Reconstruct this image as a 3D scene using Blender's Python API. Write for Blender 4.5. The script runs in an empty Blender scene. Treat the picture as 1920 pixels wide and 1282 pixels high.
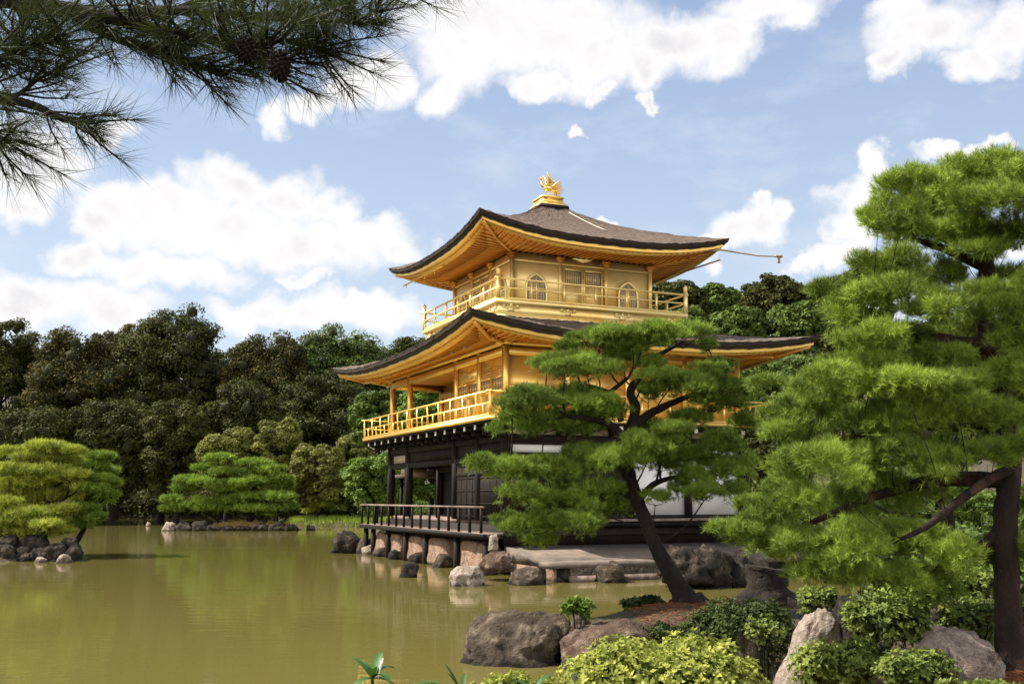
import bpy, bmesh, math, random
import numpy as np
from mathutils import noise as mnoise, Vector

# ------------------------------------------------------------------ camera, sky, sun, exposure
SC = bpy.context.scene
COL = SC.collection
FPX, PITCH, CAMH = 1934.0, math.radians(8.57), 2.2
cam_d = bpy.data.cameras.new('camera'); cam = bpy.data.objects.new('camera', cam_d); COL.objects.link(cam)
cam.location = (0, 0, CAMH); cam.rotation_euler = (math.pi/2 + PITCH, 0, 0)
cam_d.sensor_width = 36; cam_d.lens = FPX/1920*36; cam_d.clip_start = 0.1; cam_d.clip_end = 6000
SC.camera = cam
SUN_AZ, SUN_EL = math.radians(84), math.radians(50)      # azimuth to the left of the view, elevation
sun_d = bpy.data.lights.new('sun', 'SUN'); sun = bpy.data.objects.new('sun', sun_d); COL.objects.link(sun)
sun_d.energy = 5.0; sun_d.angle = math.radians(0.6); sun_d.color = (1.0, 0.93, 0.80)
sdir = Vector((-math.sin(SUN_AZ)*math.cos(SUN_EL), math.cos(SUN_AZ)*math.cos(SUN_EL), math.sin(SUN_EL)))
sun.rotation_euler = sdir.to_track_quat('Z', 'Y').to_euler(); sun.location = (-20, 10, 40)
SC.view_settings.view_transform = 'Standard'; SC.view_settings.look = 'None'
SC.view_settings.exposure = 1.05; SC.view_settings.gamma = 1.0

CLOUDS = [(430,352,66,42),(330,385,80,40),(530,372,70,42),(625,395,52,36),(250,402,66,40),(700,440,80,32),(400,430,190,50),(185,425,42,38),
 (560,462,170,44),(150,485,46,28),(760,462,52,22),(350,512,90,34),(260,505,80,34),(60,570,110,44),(190,575,90,36),(480,590,70,26),
 (600,580,110,34),(730,590,70,34),(690,555,46,18),(560,520,46,12),(60,315,90,70),(20,385,60,36),(205,250,36,26),
 (1000,60,220,74),(1110,125,70,50),(870,110,80,62),(822,172,40,32),(722,150,46,40),(650,160,60,44),(590,200,44,24),(520,225,32,26),
 (1260,85,120,48),(1360,80,62,44),(1440,20,90,30),(1205,135,52,34),(900,30,150,60),(1216,188,13,16),
 (1740,50,90,44),(1690,108,44,24),(1840,112,46,28),(1895,60,60,40),(1690,20,50,26),(1412,425,58,34),(1365,452,40,24),(1462,412,28,22),
 (1420,385,20,20),(1335,475,30,18),(1625,375,52,38),(1590,430,40,36),(1560,480,36,24),(1520,500,40,14),(1645,310,20,30),(1142,412,16,8),
 (1080,246,24,9),(1800,286,70,10),(1900,462,40,20),(1010,155,60,22),(1130,175,20,14),(1600,590,90,50)]

def pix_dir(u, v):
    dx, dz = (u-960)/FPX, -(v-641)/FPX
    d = np.array([dx, math.cos(PITCH)-dz*math.sin(PITCH), math.sin(PITCH)+dz*math.cos(PITCH)])
    return d/np.linalg.norm(d)

def build_world():
    w = bpy.data.worlds.new('World'); SC.world = w; w.use_nodes = True
    nt = w.node_tree; N = nt.nodes; L = nt.links; N.clear()
    def nd(t, **k):
        n = N.new(t)
        for a, b in k.items(): setattr(n, a, b)
        return n
    def math_(op, a, b=None, c=None):
        n = nd('ShaderNodeMath', operation=op)
        for i, x in enumerate((a, b, c)):
            if x is None: continue
            if isinstance(x, (int, float)): n.inputs[i].default_value = x
            else: L.new(x, n.inputs[i])
        return n.outputs[0]
    sky = nd('ShaderNodeTexSky', sky_type='NISHITA'); sky.sun_disc = False
    sky.sun_elevation = SUN_EL; sky.sun_rotation = -SUN_AZ; sky.air_density = 1.0; sky.dust_density = 1.3; sky.ozone_density = 1.2
    tc = nd('ShaderNodeTexCoord'); sep = nd('ShaderNodeSeparateXYZ'); L.new(tc.outputs['Generated'], sep.inputs[0])
    az = math_('ARCTAN2', sep.outputs[0], sep.outputs[1]); el = math_('ARCSINE', sep.outputs[2])
    cmb = nd('ShaderNodeCombineXYZ'); L.new(az, cmb.inputs[0]); L.new(el, cmb.inputs[1])
    nz = nd('ShaderNodeTexNoise'); nz.inputs['Scale'].default_value = 22; nz.inputs['Detail'].default_value = 5; nz.inputs['Roughness'].default_value = .55
    L.new(tc.outputs['Generated'], nz.inputs['Vector'])
    sub = nd('ShaderNodeVectorMath', operation='SUBTRACT'); L.new(nz.outputs['Color'], sub.inputs[0]); sub.inputs[1].default_value = (.5,.5,.5)
    mad = nd('ShaderNodeVectorMath', operation='MULTIPLY_ADD'); L.new(sub.outputs[0], mad.inputs[0]); mad.inputs[1].default_value = (.075,.060,0); L.new(cmb.outputs[0], mad.inputs[2])
    pos = mad.outputs[0]
    acc = None
    for (u, v, rx, ry) in CLOUDS:
        d = pix_dir(u, v); a0 = math.atan2(d[0], d[1]); e0 = math.asin(d[2])
        sx = FPX/(rx*1.12)*1.0; sy = FPX/(ry*1.12)
        m = nd('ShaderNodeVectorMath', operation='MULTIPLY_ADD'); L.new(pos, m.inputs[0])
        m.inputs[1].default_value = (sx, sy, 0); m.inputs[2].default_value = (-a0*sx, -e0*sy, 0)
        q = nd('ShaderNodeVectorMath', operation='DOT_PRODUCT'); L.new(m.outputs[0], q.inputs[0]); L.new(m.outputs[0], q.inputs[1])
        acc = q.outputs['Value'] if acc is None else math_('SMOOTH_MIN', acc, q.outputs['Value'], .25)
    fn = nd('ShaderNodeTexNoise'); fn.inputs['Scale'].default_value = 42; fn.inputs['Detail'].default_value = 5; fn.inputs['Roughness'].default_value = .55
    L.new(tc.outputs['Generated'], fn.inputs['Vector'])
    dist = math_('ADD', acc, math_('MULTIPLY', math_('SUBTRACT', fn.outputs['Fac'], .5), 1.35))
    mr = nd('ShaderNodeMapRange', interpolation_type='SMOOTHSTEP'); L.new(dist, mr.inputs['Value'])
    mr.inputs['From Min'].default_value = 1.75; mr.inputs['From Max'].default_value = .15
    # broken cloud all round the rest of the sky
    gn = nd('ShaderNodeTexNoise'); gn.inputs['Scale'].default_value = 3.2; gn.inputs['Detail'].default_value = 7; gn.inputs['Roughness'].default_value = .6
    L.new(tc.outputs['Generated'], gn.inputs['Vector'])
    gr = nd('ShaderNodeMapRange', interpolation_type='SMOOTHSTEP'); L.new(gn.outputs['Fac'], gr.inputs['Value']); gr.inputs['From Min'].default_value = .40; gr.inputs['From Max'].default_value = .52
    away = nd('ShaderNodeMapRange'); L.new(math_('ABSOLUTE', az), away.inputs['Value']); away.inputs['From Min'].default_value = .55; away.inputs['From Max'].default_value = .8
    wisp = nd('ShaderNodeTexNoise'); wisp.inputs['Scale'].default_value = 9; wisp.inputs['Detail'].default_value = 8; wisp.inputs['Roughness'].default_value = .6
    wm = nd('ShaderNodeMapping'); wm.inputs['Scale'].default_value = (1, 1, 2.4); L.new(tc.outputs['Generated'], wm.inputs[0]); L.new(wm.outputs[0], wisp.inputs['Vector'])
    wr = nd('ShaderNodeMapRange'); L.new(wisp.outputs['Fac'], wr.inputs['Value']); wr.inputs['From Min'].default_value = .5; wr.inputs['From Max'].default_value = .85; wr.inputs['To Max'].default_value = .35
    cl = math_('MAXIMUM', mr.outputs[0], math_('MULTIPLY', gr.outputs[0], away.outputs[0])); cl = math_('MAXIMUM', cl, wr.outputs[0])
    # bright cloud bank added low behind the camera to light the gold walls
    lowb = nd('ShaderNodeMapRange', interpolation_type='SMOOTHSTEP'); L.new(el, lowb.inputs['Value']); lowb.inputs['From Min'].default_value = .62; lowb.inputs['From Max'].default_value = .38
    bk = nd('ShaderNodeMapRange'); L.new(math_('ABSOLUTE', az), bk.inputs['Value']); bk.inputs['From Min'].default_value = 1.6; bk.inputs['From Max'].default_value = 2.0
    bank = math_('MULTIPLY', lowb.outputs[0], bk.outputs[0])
    # body of the cloud: soft grey hollows
    bn = nd('ShaderNodeTexNoise'); bn.inputs['Scale'].default_value = 7; bn.inputs['Detail'].default_value = 1.5
    bm = nd('ShaderNodeMapping'); bm.inputs['Location'].default_value = (3.1, .4, .1); L.new(tc.outputs['Generated'], bm.inputs[0]); L.new(bm.outputs[0], bn.inputs['Vector'])
    deep = nd('ShaderNodeMapRange', interpolation_type='SMOOTHSTEP'); L.new(dist, deep.inputs['Value']); deep.inputs['From Min'].default_value = .50; deep.inputs['From Max'].default_value = -.35
    br = nd('ShaderNodeMapRange'); L.new(bn.outputs['Fac'], br.inputs['Value']); br.inputs['From Min'].default_value = .38; br.inputs['From Max'].default_value = .66
    g = math_('MULTIPLY', deep.outputs[0], br.outputs[0])
    cc = nd('ShaderNodeMix', data_type='RGBA'); L.new(g, cc.inputs['Factor']); cc.inputs[6].default_value = (5.2,5.12,5.1,1); cc.inputs[7].default_value = (3.8,3.75,3.9,1)
    # haze whitening the blue
    hz = nd('ShaderNodeMix', data_type='RGBA'); hz.inputs['Factor'].default_value = .78; L.new(sky.outputs[0], hz.inputs[6])
    er = nd('ShaderNodeMapRange'); L.new(el, er.inputs['Value']); er.inputs['From Min'].default_value = .05; er.inputs['From Max'].default_value = .5
    hg = nd('ShaderNodeMix', data_type='RGBA'); L.new(er.outputs[0], hg.inputs['Factor']); hg.inputs[6].default_value = (3.8,4.3,4.8,1); hg.inputs[7].default_value = (1.75,2.35,3.6,1); L.new(hg.outputs[2], hz.inputs[7])
    mx = nd('ShaderNodeMix', data_type='RGBA'); L.new(cl, mx.inputs['Factor']); L.new(hz.outputs[2], mx.inputs[6]); L.new(cc.outputs[2], mx.inputs[7])
    m2 = nd('ShaderNodeMix', data_type='RGBA'); L.new(bank, m2.inputs['Factor']); L.new(mx.outputs[2], m2.inputs[6]); m2.inputs[7].default_value = (10.5,10.2,9.8,1)  # added bank made brighter than the other cloud, as fill
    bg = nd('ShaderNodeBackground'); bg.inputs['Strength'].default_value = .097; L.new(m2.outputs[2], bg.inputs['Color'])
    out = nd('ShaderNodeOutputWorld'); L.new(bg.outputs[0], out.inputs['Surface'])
    w.cycles.sampling_method = 'MANUAL'; w.cycles.sample_map_resolution = 512
build_world()
SC.cycles.max_bounces = 8; SC.cycles.diffuse_bounces = 4; SC.cycles.glossy_bounces = 4; SC.cycles.transparent_max_bounces = 8
SC.cycles.caustics_reflective = False; SC.cycles.caustics_refractive = False

# ------------------------------------------------------------------ helpers
R = np.random.default_rng(7)
def P(u, v, Y):
    d = pix_dir(u, v); s = Y/d[1]; return np.array([d[0]*s, Y, CAMH+d[2]*s])
def G(u, v, z=0.0):
    d = pix_dir(u, v); s = (z-CAMH)/d[2]; return np.array([d[0]*s, d[1]*s, z])
def nrm(a): return a/np.maximum(np.linalg.norm(a, axis=-1, keepdims=True), 1e-9)

def tag(o, label=None, cat=None, group=None, kind=None):
    if label: o['label'] = label
    if cat: o['category'] = cat
    if group: o['group'] = group
    if kind: o['kind'] = kind
    return o
def empty(name, loc=(0,0,0), rz=0, **k):
    o = bpy.data.objects.new(name, None); COL.objects.link(o); o.location = loc; o.rotation_euler = (0,0,rz)
    o.empty_display_size = .3
    return tag(o, **k)
def mesh_obj(name, V, F, mat, parent=None, tint=None, smooth=False, loc=None):
    """V (n,3) array, F (m,k) array or list of arrays with constant width"""
    V = np.asarray(V, np.float32); Fs = F if isinstance(F, list) else [F]
    Fs = [np.asarray(f, np.int32) for f in Fs if len(f)]
    me = bpy.data.meshes.new(name)
    nl = sum(f.size for f in Fs); nf = sum(len(f) for f in Fs)
    me.vertices.add(len(V)); me.loops.add(nl); me.polygons.add(nf)
    me.vertices.foreach_set('co', V.ravel())
    me.loops.foreach_set('vertex_index', np.concatenate([f.ravel() for f in Fs]))
    tot = np.concatenate([np.full(len(f), f.shape[1], np.int32) for f in Fs])
    st = np.concatenate([[0], np.cumsum(tot)[:-1]]).astype(np.int32)
    me.polygons.foreach_set('loop_start', st); me.polygons.foreach_set('loop_total', tot)
    if smooth: me.polygons.foreach_set('use_smooth', np.ones(nf, bool))
    if tint is not None:
        at = me.attributes.new('tint', 'FLOAT', 'FACE'); at.data.foreach_set('value', (np.asarray(tint, np.float32)**1.5).astype(np.float32))
    me.update(calc_edges=True); me.validate()
    if mat: me.materials.append(mat)
    o = bpy.data.objects.new(name, me); COL.objects.link(o)
    if loc is not None: o.location = loc
    if parent: o.parent = parent
    return o
BOXF = np.array([[0,2,3,1],[4,5,7,6],[0,1,5,4],[2,6,7,3],[0,4,6,2],[1,3,7,5]])
class MB:
    def __init__(s): s.V=[]; s.F=[]; s.T=[]; s.n=0
    def add(s, V, F):
        V = np.asarray(V, float); s.V.append(V)
        by = {}
        for f in F: by.setdefault(len(f), []).append(f)
        for k, fs in by.items(): s.F.append(np.array(fs)+s.n)
        s.n += len(V)
    def box(s, x0,x1,y0,y1,z0,z1):
        V = [(x,y,z) for z in (z0,z1) for y in (y0,y1) for x in (x0,x1)]
        s.add(V, BOXF)
        return s
    def bar(s, p, q, w, h=None, up=(0,0,1)):
        h = h or w; p = np.array(p,float); q = np.array(q,float); d = nrm(q-p); u = np.array(up,float)
        sd = np.cross(d,u)
        if np.linalg.norm(sd) < 1e-4: sd = np.cross(d,(1,0,0))
        sd = nrm(sd); u = np.cross(sd,d)
        V = [c+sd*(i*w/2)+u*(j*h/2) for c in (p,q) for j in (-1,1) for i in (-1,1)]
        s.add(V, BOXF); return s
    def tube(s, pts, rad, seg=8, jit=0.0, cap=True):
        pts = np.array(pts,float); n = len(pts); rad = np.broadcast_to(rad,(n,)) if np.ndim(rad)==0 else np.array(rad)
        T = np.gradient(pts, axis=0); T = nrm(T); ref = np.array([.3,.2,1.0]); 
        A = nrm(np.cross(T, np.array([.13,1,.21]))); B = np.cross(T,A)
        th = np.linspace(0,2*np.pi,seg,endpoint=False)
        r = rad[:,None]*(1+jit*R.uniform(-1,1,(n,seg)))
        V = pts[:,None,:]+(np.cos(th)[None,:,None]*A[:,None,:]+np.sin(th)[None,:,None]*B[:,None,:])*r[...,None]
        V = V.reshape(-1,3); F = []
        for i in range(n-1):
            for j in range(seg):
                a=i*seg+j; b=i*seg+(j+1)%seg; F.append((a,b,b+seg,a+seg))
        s.add(V,F)
        if cap:
            s.F.append(np.array([list(range(seg))[::-1]])+s.n-len(V)); s.F.append(np.array([[ (n-1)*seg+j for j in range(seg)]])+s.n-len(V))
        return s
    def build(s, name, mat, parent=None, smooth=False, loc=None):
        return mesh_obj(name, np.concatenate(s.V), s.F, mat, parent, smooth=smooth, loc=loc)
def spline(pts, n=8, rads=None):
    """Catmull-Rom through pts"""
    p = np.array(pts,float); 
    if rads is not None: p = np.c_[p, rads]
    e = np.vstack([2*p[0]-p[1], p, 2*p[-1]-p[-2]]); out=[]
    for i in range(1,len(e)-2):
        for t in np.linspace(0,1,n,endpoint=False):
            a,b,c,d = e[i-1],e[i],e[i+1],e[i+2]
            out.append(.5*((2*b)+(-a+c)*t+(2*a-5*b+4*c-d)*t*t+(-a+3*b-3*c+d)*t**3))
    out.append(e[-2]); out=np.array(out)
    return (out[:,:3], out[:,3]) if rads is not None else out

# ------------------------------------------------------------------ materials
def mat(name, c1, c2=None, rough=.7, metal=0.0, scale=6.0, detail=6, bump=0.0, bscale=None, tint=False, transl=0.0, spec=.4,
        stretch=(1,1,1), lo=.35, hi=.65, c3=None, s3=1.5, space='Object', bdist=.02, island=False):
    m = bpy.data.materials.new(name); m.use_nodes = True; nt=m.node_tree; N=nt.nodes; L=nt.links
    b = N['Principled BSDF']; b.inputs['Roughness'].default_value=rough; b.inputs['Metallic'].default_value=metal
    b.inputs['Specular IOR Level'].default_value=spec
    c2 = c2 or c1
    tc=N.new('ShaderNodeTexCoord'); mp=N.new('ShaderNodeMapping'); mp.inputs['Scale'].default_value=stretch; L.new(tc.outputs[space],mp.inputs[0])
    nz=N.new('ShaderNodeTexNoise'); nz.inputs['Scale'].default_value=scale; nz.inputs['Detail'].default_value=detail; nz.inputs['Roughness'].default_value=.6; L.new(mp.outputs[0],nz.inputs['Vector'])
    mr=N.new('ShaderNodeMapRange'); mr.inputs['From Min'].default_value=lo; mr.inputs['From Max'].default_value=hi; L.new(nz.outputs['Fac'],mr.inputs['Value'])
    fac=mr.outputs[0]
    if tint:
        at=N.new('ShaderNodeAttribute'); at.attribute_name='tint'
        ml=N.new('ShaderNodeMath'); ml.operation='MULTIPLY_ADD'; L.new(mr.outputs[0],ml.inputs[0]); ml.inputs[1].default_value=.45
        m2=N.new('ShaderNodeMath'); m2.operation='MULTIPLY'; L.new(at.outputs['Fac'],m2.inputs[0]); m2.inputs[1].default_value=.55
        L.new(m2.outputs[0],ml.inputs[2]); fac=ml.outputs[0]
    mx=N.new('ShaderNodeMix'); mx.data_type='RGBA'; L.new(fac,mx.inputs['Factor']); mx.inputs[6].default_value=(*c1,1); mx.inputs[7].default_value=(*c2,1)
    col=mx.outputs[2]
    if c3:
        n3=N.new('ShaderNodeTexNoise'); n3.inputs['Scale'].default_value=s3; n3.inputs['Detail'].default_value=7; n3.inputs['Roughness'].default_value=.65; L.new(mp.outputs[0],n3.inputs['Vector'])
        r3=N.new('ShaderNodeMapRange'); r3.inputs['From Min'].default_value=.52; r3.inputs['From Max'].default_value=.62; L.new(n3.outputs['Fac'],r3.inputs['Value'])
        m3=N.new('ShaderNodeMix'); m3.data_type='RGBA'; L.new(r3.outputs[0],m3.inputs['Factor']); L.new(col,m3.inputs[6]); m3.inputs[7].default_value=(*c3,1); col=m3.outputs[2]
    L.new(col,b.inputs['Base Color'])
    if bump:
        bz=N.new('ShaderNodeTexNoise'); bz.inputs['Scale'].default_value=bscale or scale*3; bz.inputs['Detail'].default_value=7; bz.inputs['Roughness'].default_value=.65; L.new(mp.outputs[0],bz.inputs['Vector'])
        bp=N.new('ShaderNodeBump'); bp.inputs['Strength'].default_value=bump; bp.inputs['Distance'].default_value=bdist; L.new(bz.outputs['Fac'],bp.inputs['Height']); L.new(bp.outputs[0],b.inputs['Normal'])
    if transl:
        tr=N.new('ShaderNodeBsdfTranslucent'); L.new(col,tr.inputs['Color']); ms=N.new('ShaderNodeMixShader'); ms.inputs[0].default_value=transl
        L.new(b.outputs[0],ms.inputs[1]); L.new(tr.outputs[0],ms.inputs[2]); L.new(ms.outputs[0],N['Material Output'].inputs['Surface'])
    return m
M = {}
M['gold'] = mat('gold_leaf',(.94,.60,.15),(.99,.70,.23),rough=.38,metal=.8,scale=1.6,bump=.15,bscale=9,bdist=.003)
M['gold_pale'] = mat('pale_gold_leaf',(.97,.73,.27),(1.0,.82,.38),rough=.42,metal=.6,scale=1.3,c3=(.93,.63,.20),s3=.9)
M['gold_eave_glow'] = mat('gold_leaf_eave_glow',(.93,.42,.10),(.97,.52,.15),rough=.5,metal=.4,scale=1.6)  # gold leaf with the orange bounced glow under the eaves in its colour
M['gold_polished'] = mat('gold_statue',(.85,.55,.16),(1,.72,.28),rough=.28,metal=.9,scale=8)
M['gold_pane'] = mat('gilt_lattice_paper',(.30,.22,.13),(.42,.31,.18),rough=.6,metal=.1,scale=3)
M['pane'] = mat('window_paper',(.16,.12,.10),(.30,.24,.20),rough=.5,scale=14)
M['bark_roof'] = mat('cypress_bark_shingle',(.030,.020,.015),(.30,.215,.165),rough=.95,scale=6,bump=1.0,bscale=26,bdist=.09,stretch=(1,1,6),c3=(.13,.095,.075),s3=2.2,lo=.3,hi=.7)
M['roof_edge'] = mat('layered_bark_edge',(.014,.010,.008),(.050,.036,.026),rough=.9,scale=5,stretch=(1,1,14),bump=.5)
M['black_wood'] = mat('black_lacquered_wood',(.007,.005,.004),(.018,.012,.009),rough=.7,scale=4,stretch=(1,1,.3),spec=.2)
M['deck_wood'] = mat('weathered_deck_boards',(.11,.075,.06),(.26,.19,.16),rough=.8,scale=3,stretch=(3,.6,1),bump=.4,bscale=20)
M['white'] = mat('white_plaster',(.66,.66,.66),(.78,.78,.77),rough=.9,scale=2)
M['tan'] = mat('aged_plaster',(.38,.31,.22),(.52,.44,.33),rough=.9,scale=3)
M['cap'] = mat('white_painted_end_grain',(.72,.70,.64),(.8,.78,.72),rough=.8,scale=9)
M['cable'] = mat('pale_rope',(.62,.58,.52),(.75,.72,.66),rough=.8,scale=9)
M['pole'] = mat('brown_pole',(.26,.18,.09),(.42,.31,.15),rough=.6,scale=9)
def rockm(n,a,b,c,s=3.5,bs=11):
    m=mat(n,a,b,rough=.93,scale=s,bump=1.0,bscale=bs,bdist=.14,c3=c,s3=s*.8,lo=.3,hi=.7,spec=.2)
    nt=m.node_tree; N=nt.nodes; L=nt.links; bs_=N['Principled BSDF']; col=bs_.inputs['Base Color'].links[0].from_socket
    # dark cracks and pits of the stone, and the wet band it keeps at the waterline
    vo=N.new('ShaderNodeTexVoronoi'); vo.feature='DISTANCE_TO_EDGE'; vo.inputs['Scale'].default_value=s*.9
    tc=N.new('ShaderNodeTexCoord'); nz=N.new('ShaderNodeTexNoise'); nz.inputs['Scale'].default_value=s*1.3; nz.inputs['Detail'].default_value=4; L.new(tc.outputs['Object'],nz.inputs['Vector'])
    va=N.new('ShaderNodeVectorMath'); va.operation='MULTIPLY_ADD'; L.new(nz.outputs['Color'],va.inputs[0]); va.inputs[1].default_value=(.6,.6,.6); L.new(tc.outputs['Object'],va.inputs[2]); L.new(va.outputs[0],vo.inputs['Vector'])
    r1=N.new('ShaderNodeMapRange'); L.new(vo.outputs['Distance'],r1.inputs['Value']); r1.inputs['From Max'].default_value=.035; r1.inputs['To Min'].default_value=.55; r1.inputs['To Max'].default_value=1
    ge=N.new('ShaderNodeNewGeometry'); se=N.new('ShaderNodeSeparateXYZ'); L.new(ge.outputs['Position'],se.inputs[0])
    r2=N.new('ShaderNodeMapRange'); L.new(se.outputs[2],r2.inputs['Value']); r2.inputs['From Min'].default_value=.04; r2.inputs['From Max'].default_value=.14; r2.inputs['To Min'].default_value=.35; r2.inputs['To Max'].default_value=1
    mu=N.new('ShaderNodeMath'); mu.operation='MULTIPLY'; L.new(r1.outputs[0],mu.inputs[0]); L.new(r2.outputs[0],mu.inputs[1])
    vm=N.new('ShaderNodeVectorMath'); vm.operation='SCALE'; L.new(col,vm.inputs[0]); L.new(mu.outputs[0],vm.inputs['Scale']); L.new(vm.outputs[0],bs_.inputs['Base Color'])
    return m
M['rock_brown'] = rockm('brown_rock',(.040,.030,.023),(.125,.095,.070),(.20,.16,.12))
M['rock_pale'] = rockm('pale_rock',(.22,.17,.145),(.58,.48,.40),(.11,.085,.07))
M['rock_red'] = rockm('reddish_rock',(.06,.038,.030),(.17,.11,.085),(.24,.18,.14))
M['rock_dark'] = rockm('dark_rock',(.014,.012,.010),(.052,.042,.034),(.11,.088,.07))
M['stone_pink'] = rockm('pink_granite',(.26,.165,.12),(.44,.29,.21),(.20,.14,.11),s=2.2)
M['stone_grey'] = mat('grey_paving_stone',(.085,.068,.056),(.165,.13,.105),rough=.9,scale=2.5,bump=.4,bscale=16,c3=(.11,.085,.07))
M['bark_dark'] = mat('dark_pine_bark',(.006,.004,.003),(.022,.015,.010),rough=.95,scale=7,bump=1,bscale=15,bdist=.05,stretch=(1,1,.45))
M['bark_red'] = mat('red_pine_bark',(.008,.005,.0035),(.030,.015,.010),rough=.95,scale=6,bump=1,bscale=14,bdist=.04,stretch=(1,1,.4),c3=(.075,.040,.026),s3=2.5)
M['soil'] = mat('earth',(.026,.019,.011),(.070,.047,.028),rough=.95,scale=2.2,bump=.8,bscale=14,c3=(.035,.050,.014),s3=.7)
M['needle_litter'] = mat('fallen_pine_needles',(.14,.045,.018),(.34,.13,.05),rough=.95,scale=14,bump=.8,tint=True)
def leafm(n,a,b,t=.10,r=.6,sc=1.2,spec=.2): return mat(n,a,b,rough=r,scale=sc,tint=True,transl=t,spec=spec)
M['ndl_mid'] = leafm('pine_needles_garden',(.012,.034,.006),(.38,.53,.07))
M['ndl_big'] = leafm('pine_needles_fresh',(.013,.036,.006),(.46,.60,.08))
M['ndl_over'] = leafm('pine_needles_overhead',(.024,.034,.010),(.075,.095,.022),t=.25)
M['ndl_gold'] = leafm('pine_needles_golden',(.045,.085,.012),(.70,.76,.11))
M['ndl_far'] = leafm('pine_needles_pond',(.018,.055,.010),(.40,.56,.07))
M['lf_dark'] = leafm('oak_leaves_dark',(.016,.022,.006),(.105,.112,.027),t=.15,spec=.08,sc=.25)
M['lf_brown'] = leafm('oak_leaves_brownish',(.020,.022,.007),(.12,.103,.028),t=.15,spec=.08,sc=.25)
M['lf_green'] = leafm('maple_leaves_green',(.030,.055,.012),(.16,.23,.042),t=.25,spec=.15,sc=.3)
M['lf_bright'] = leafm('young_leaves_bright',(.06,.11,.018),(.22,.32,.05),t=.35,sc=.4)
M['lf_olive'] = leafm('leaves_olive',(.055,.062,.016),(.30,.31,.065),t=.25,spec=.15,sc=.3)
M['lf_yellow'] = leafm('azalea_leaves_yellow',(.06,.095,.014),(.55,.58,.11),t=.35,sc=5)
M['lf_shrub'] = leafm('azalea_leaves_green',(.040,.075,.014),(.32,.38,.08),t=.3,sc=4)
M['lf_moss'] = leafm('low_dark_hedge_leaves',(.018,.030,.007),(.070,.095,.018),t=.2,sc=5)
M['lf_glossy'] = leafm('broad_glossy_leaves',(.020,.060,.012),(.07,.17,.03),t=.2,r=.5,sc=5,spec=.25)
M['grassm'] = leafm('grass_blades',(.14,.22,.02),(.42,.50,.07),sc=2)
M['dry'] = leafm('dry_grass_blades',(.28,.17,.05),(.50,.34,.12),sc=2)
M['core'] = mat('leaf_shade_core',(.016,.020,.007),(.030,.036,.012),rough=.95,scale=2)  # dark colour standing in for the shade inside crowns and shrubs
M['lily'] = mat('white_petals',(.75,.72,.6),(.85,.82,.7),rough=.6)

def water_mat():
    m = bpy.data.materials.new('pond_water'); m.use_nodes=True; nt=m.node_tree; N=nt.nodes; L=nt.links; b=N['Principled BSDF']
    tc=N.new('ShaderNodeTexCoord')
    n=N.new('ShaderNodeTexNoise'); n.inputs['Scale'].default_value=.12; n.inputs['Detail'].default_value=3; L.new(tc.outputs['Object'],n.inputs['Vector'])
    mx=N.new('ShaderNodeMix'); mx.data_type='RGBA'; L.new(n.outputs['Fac'],mx.inputs['Factor']); mx.inputs[6].default_value=(.108,.095,.027,1); mx.inputs[7].default_value=(.138,.117,.035,1)
    L.new(mx.outputs[2],b.inputs['Base Color']); b.inputs['Roughness'].default_value=.05; b.inputs['IOR'].default_value=1.33
    b.inputs['Specular IOR Level'].default_value=.5
    mp=N.new('ShaderNodeMapping'); mp.inputs['Scale'].default_value=(.55,1.6,1); L.new(tc.outputs['Object'],mp.inputs[0])
    n1=N.new('ShaderNodeTexNoise'); n1.inputs['Scale'].default_value=2.2; n1.inputs['Detail'].default_value=4; L.new(mp.outputs[0],n1.inputs['Vector'])
    n2=N.new('ShaderNodeTexNoise'); n2.inputs['Scale'].default_value=.35; n2.inputs['Detail'].default_value=3; L.new(mp.outputs[0],n2.inputs['Vector'])
    ad=N.new('ShaderNodeMath'); ad.operation='MULTIPLY_ADD'; L.new(n2.outputs['Fac'],ad.inputs[0]); ad.inputs[1].default_value=2.0; L.new(n1.outputs['Fac'],ad.inputs[2])
    bp=N.new('ShaderNodeBump'); bp.inputs['Strength'].default_value=.035; bp.inputs['Distance'].default_value=.10; L.new(ad.outputs[0],bp.inputs['Height']); L.new(bp.outputs[0],b.inputs['Normal'])
    return m
M['water'] = water_mat()

# ------------------------------------------------------------------ terrain and water
TH = math.radians(24.13); BX, BY = -0.19, 31.11
def Lw(a, b): return (BX+a*math.cos(TH)-b*math.sin(TH), BY+a*math.sin(TH)+b*math.cos(TH))
NEAR = [(-70,-60),(-70,5.0),(-6,6.4),(-3,7.2),(1.5,8.6),(3.2,10.0),(4.4,11.4),(60,12),(60,-60)]
PROM = [(0.5,14.9),(1.3,14.2),(2.4,14.0),(3.7,13.9),(4.6,12.9),(5.0,11),(60,9),(60,26),(13,25.5),(8.5,22.5),(5.6,19.6),(4.3,18.6),(3,17.9),(1.6,17.1),(.5,16.1)]
MAIN = [Lw(-.1,12.6),Lw(-.1,.8),Lw(.9,-.8),Lw(8.6,-1.2),Lw(10.5,-3.6),(13,25),(600,24),(600,1500),(-700,1500),(-700,113),(-25,111),(-18.5,86),(-17,79.5),(-11,77.2),(-7.5,62)]
ISL1 = [(-21.5,36.8),(-18,36.3),(-15.6,37.6),(-15.4,38.6),(-17,40),(-21,41),(-23,39)]
ISL2 = [(-24.4,72.5),(-22,71.0),(-18,70.8),(-15,71.6),(-14.6,73),(-16,75),(-20,76),(-24,75)]
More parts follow.
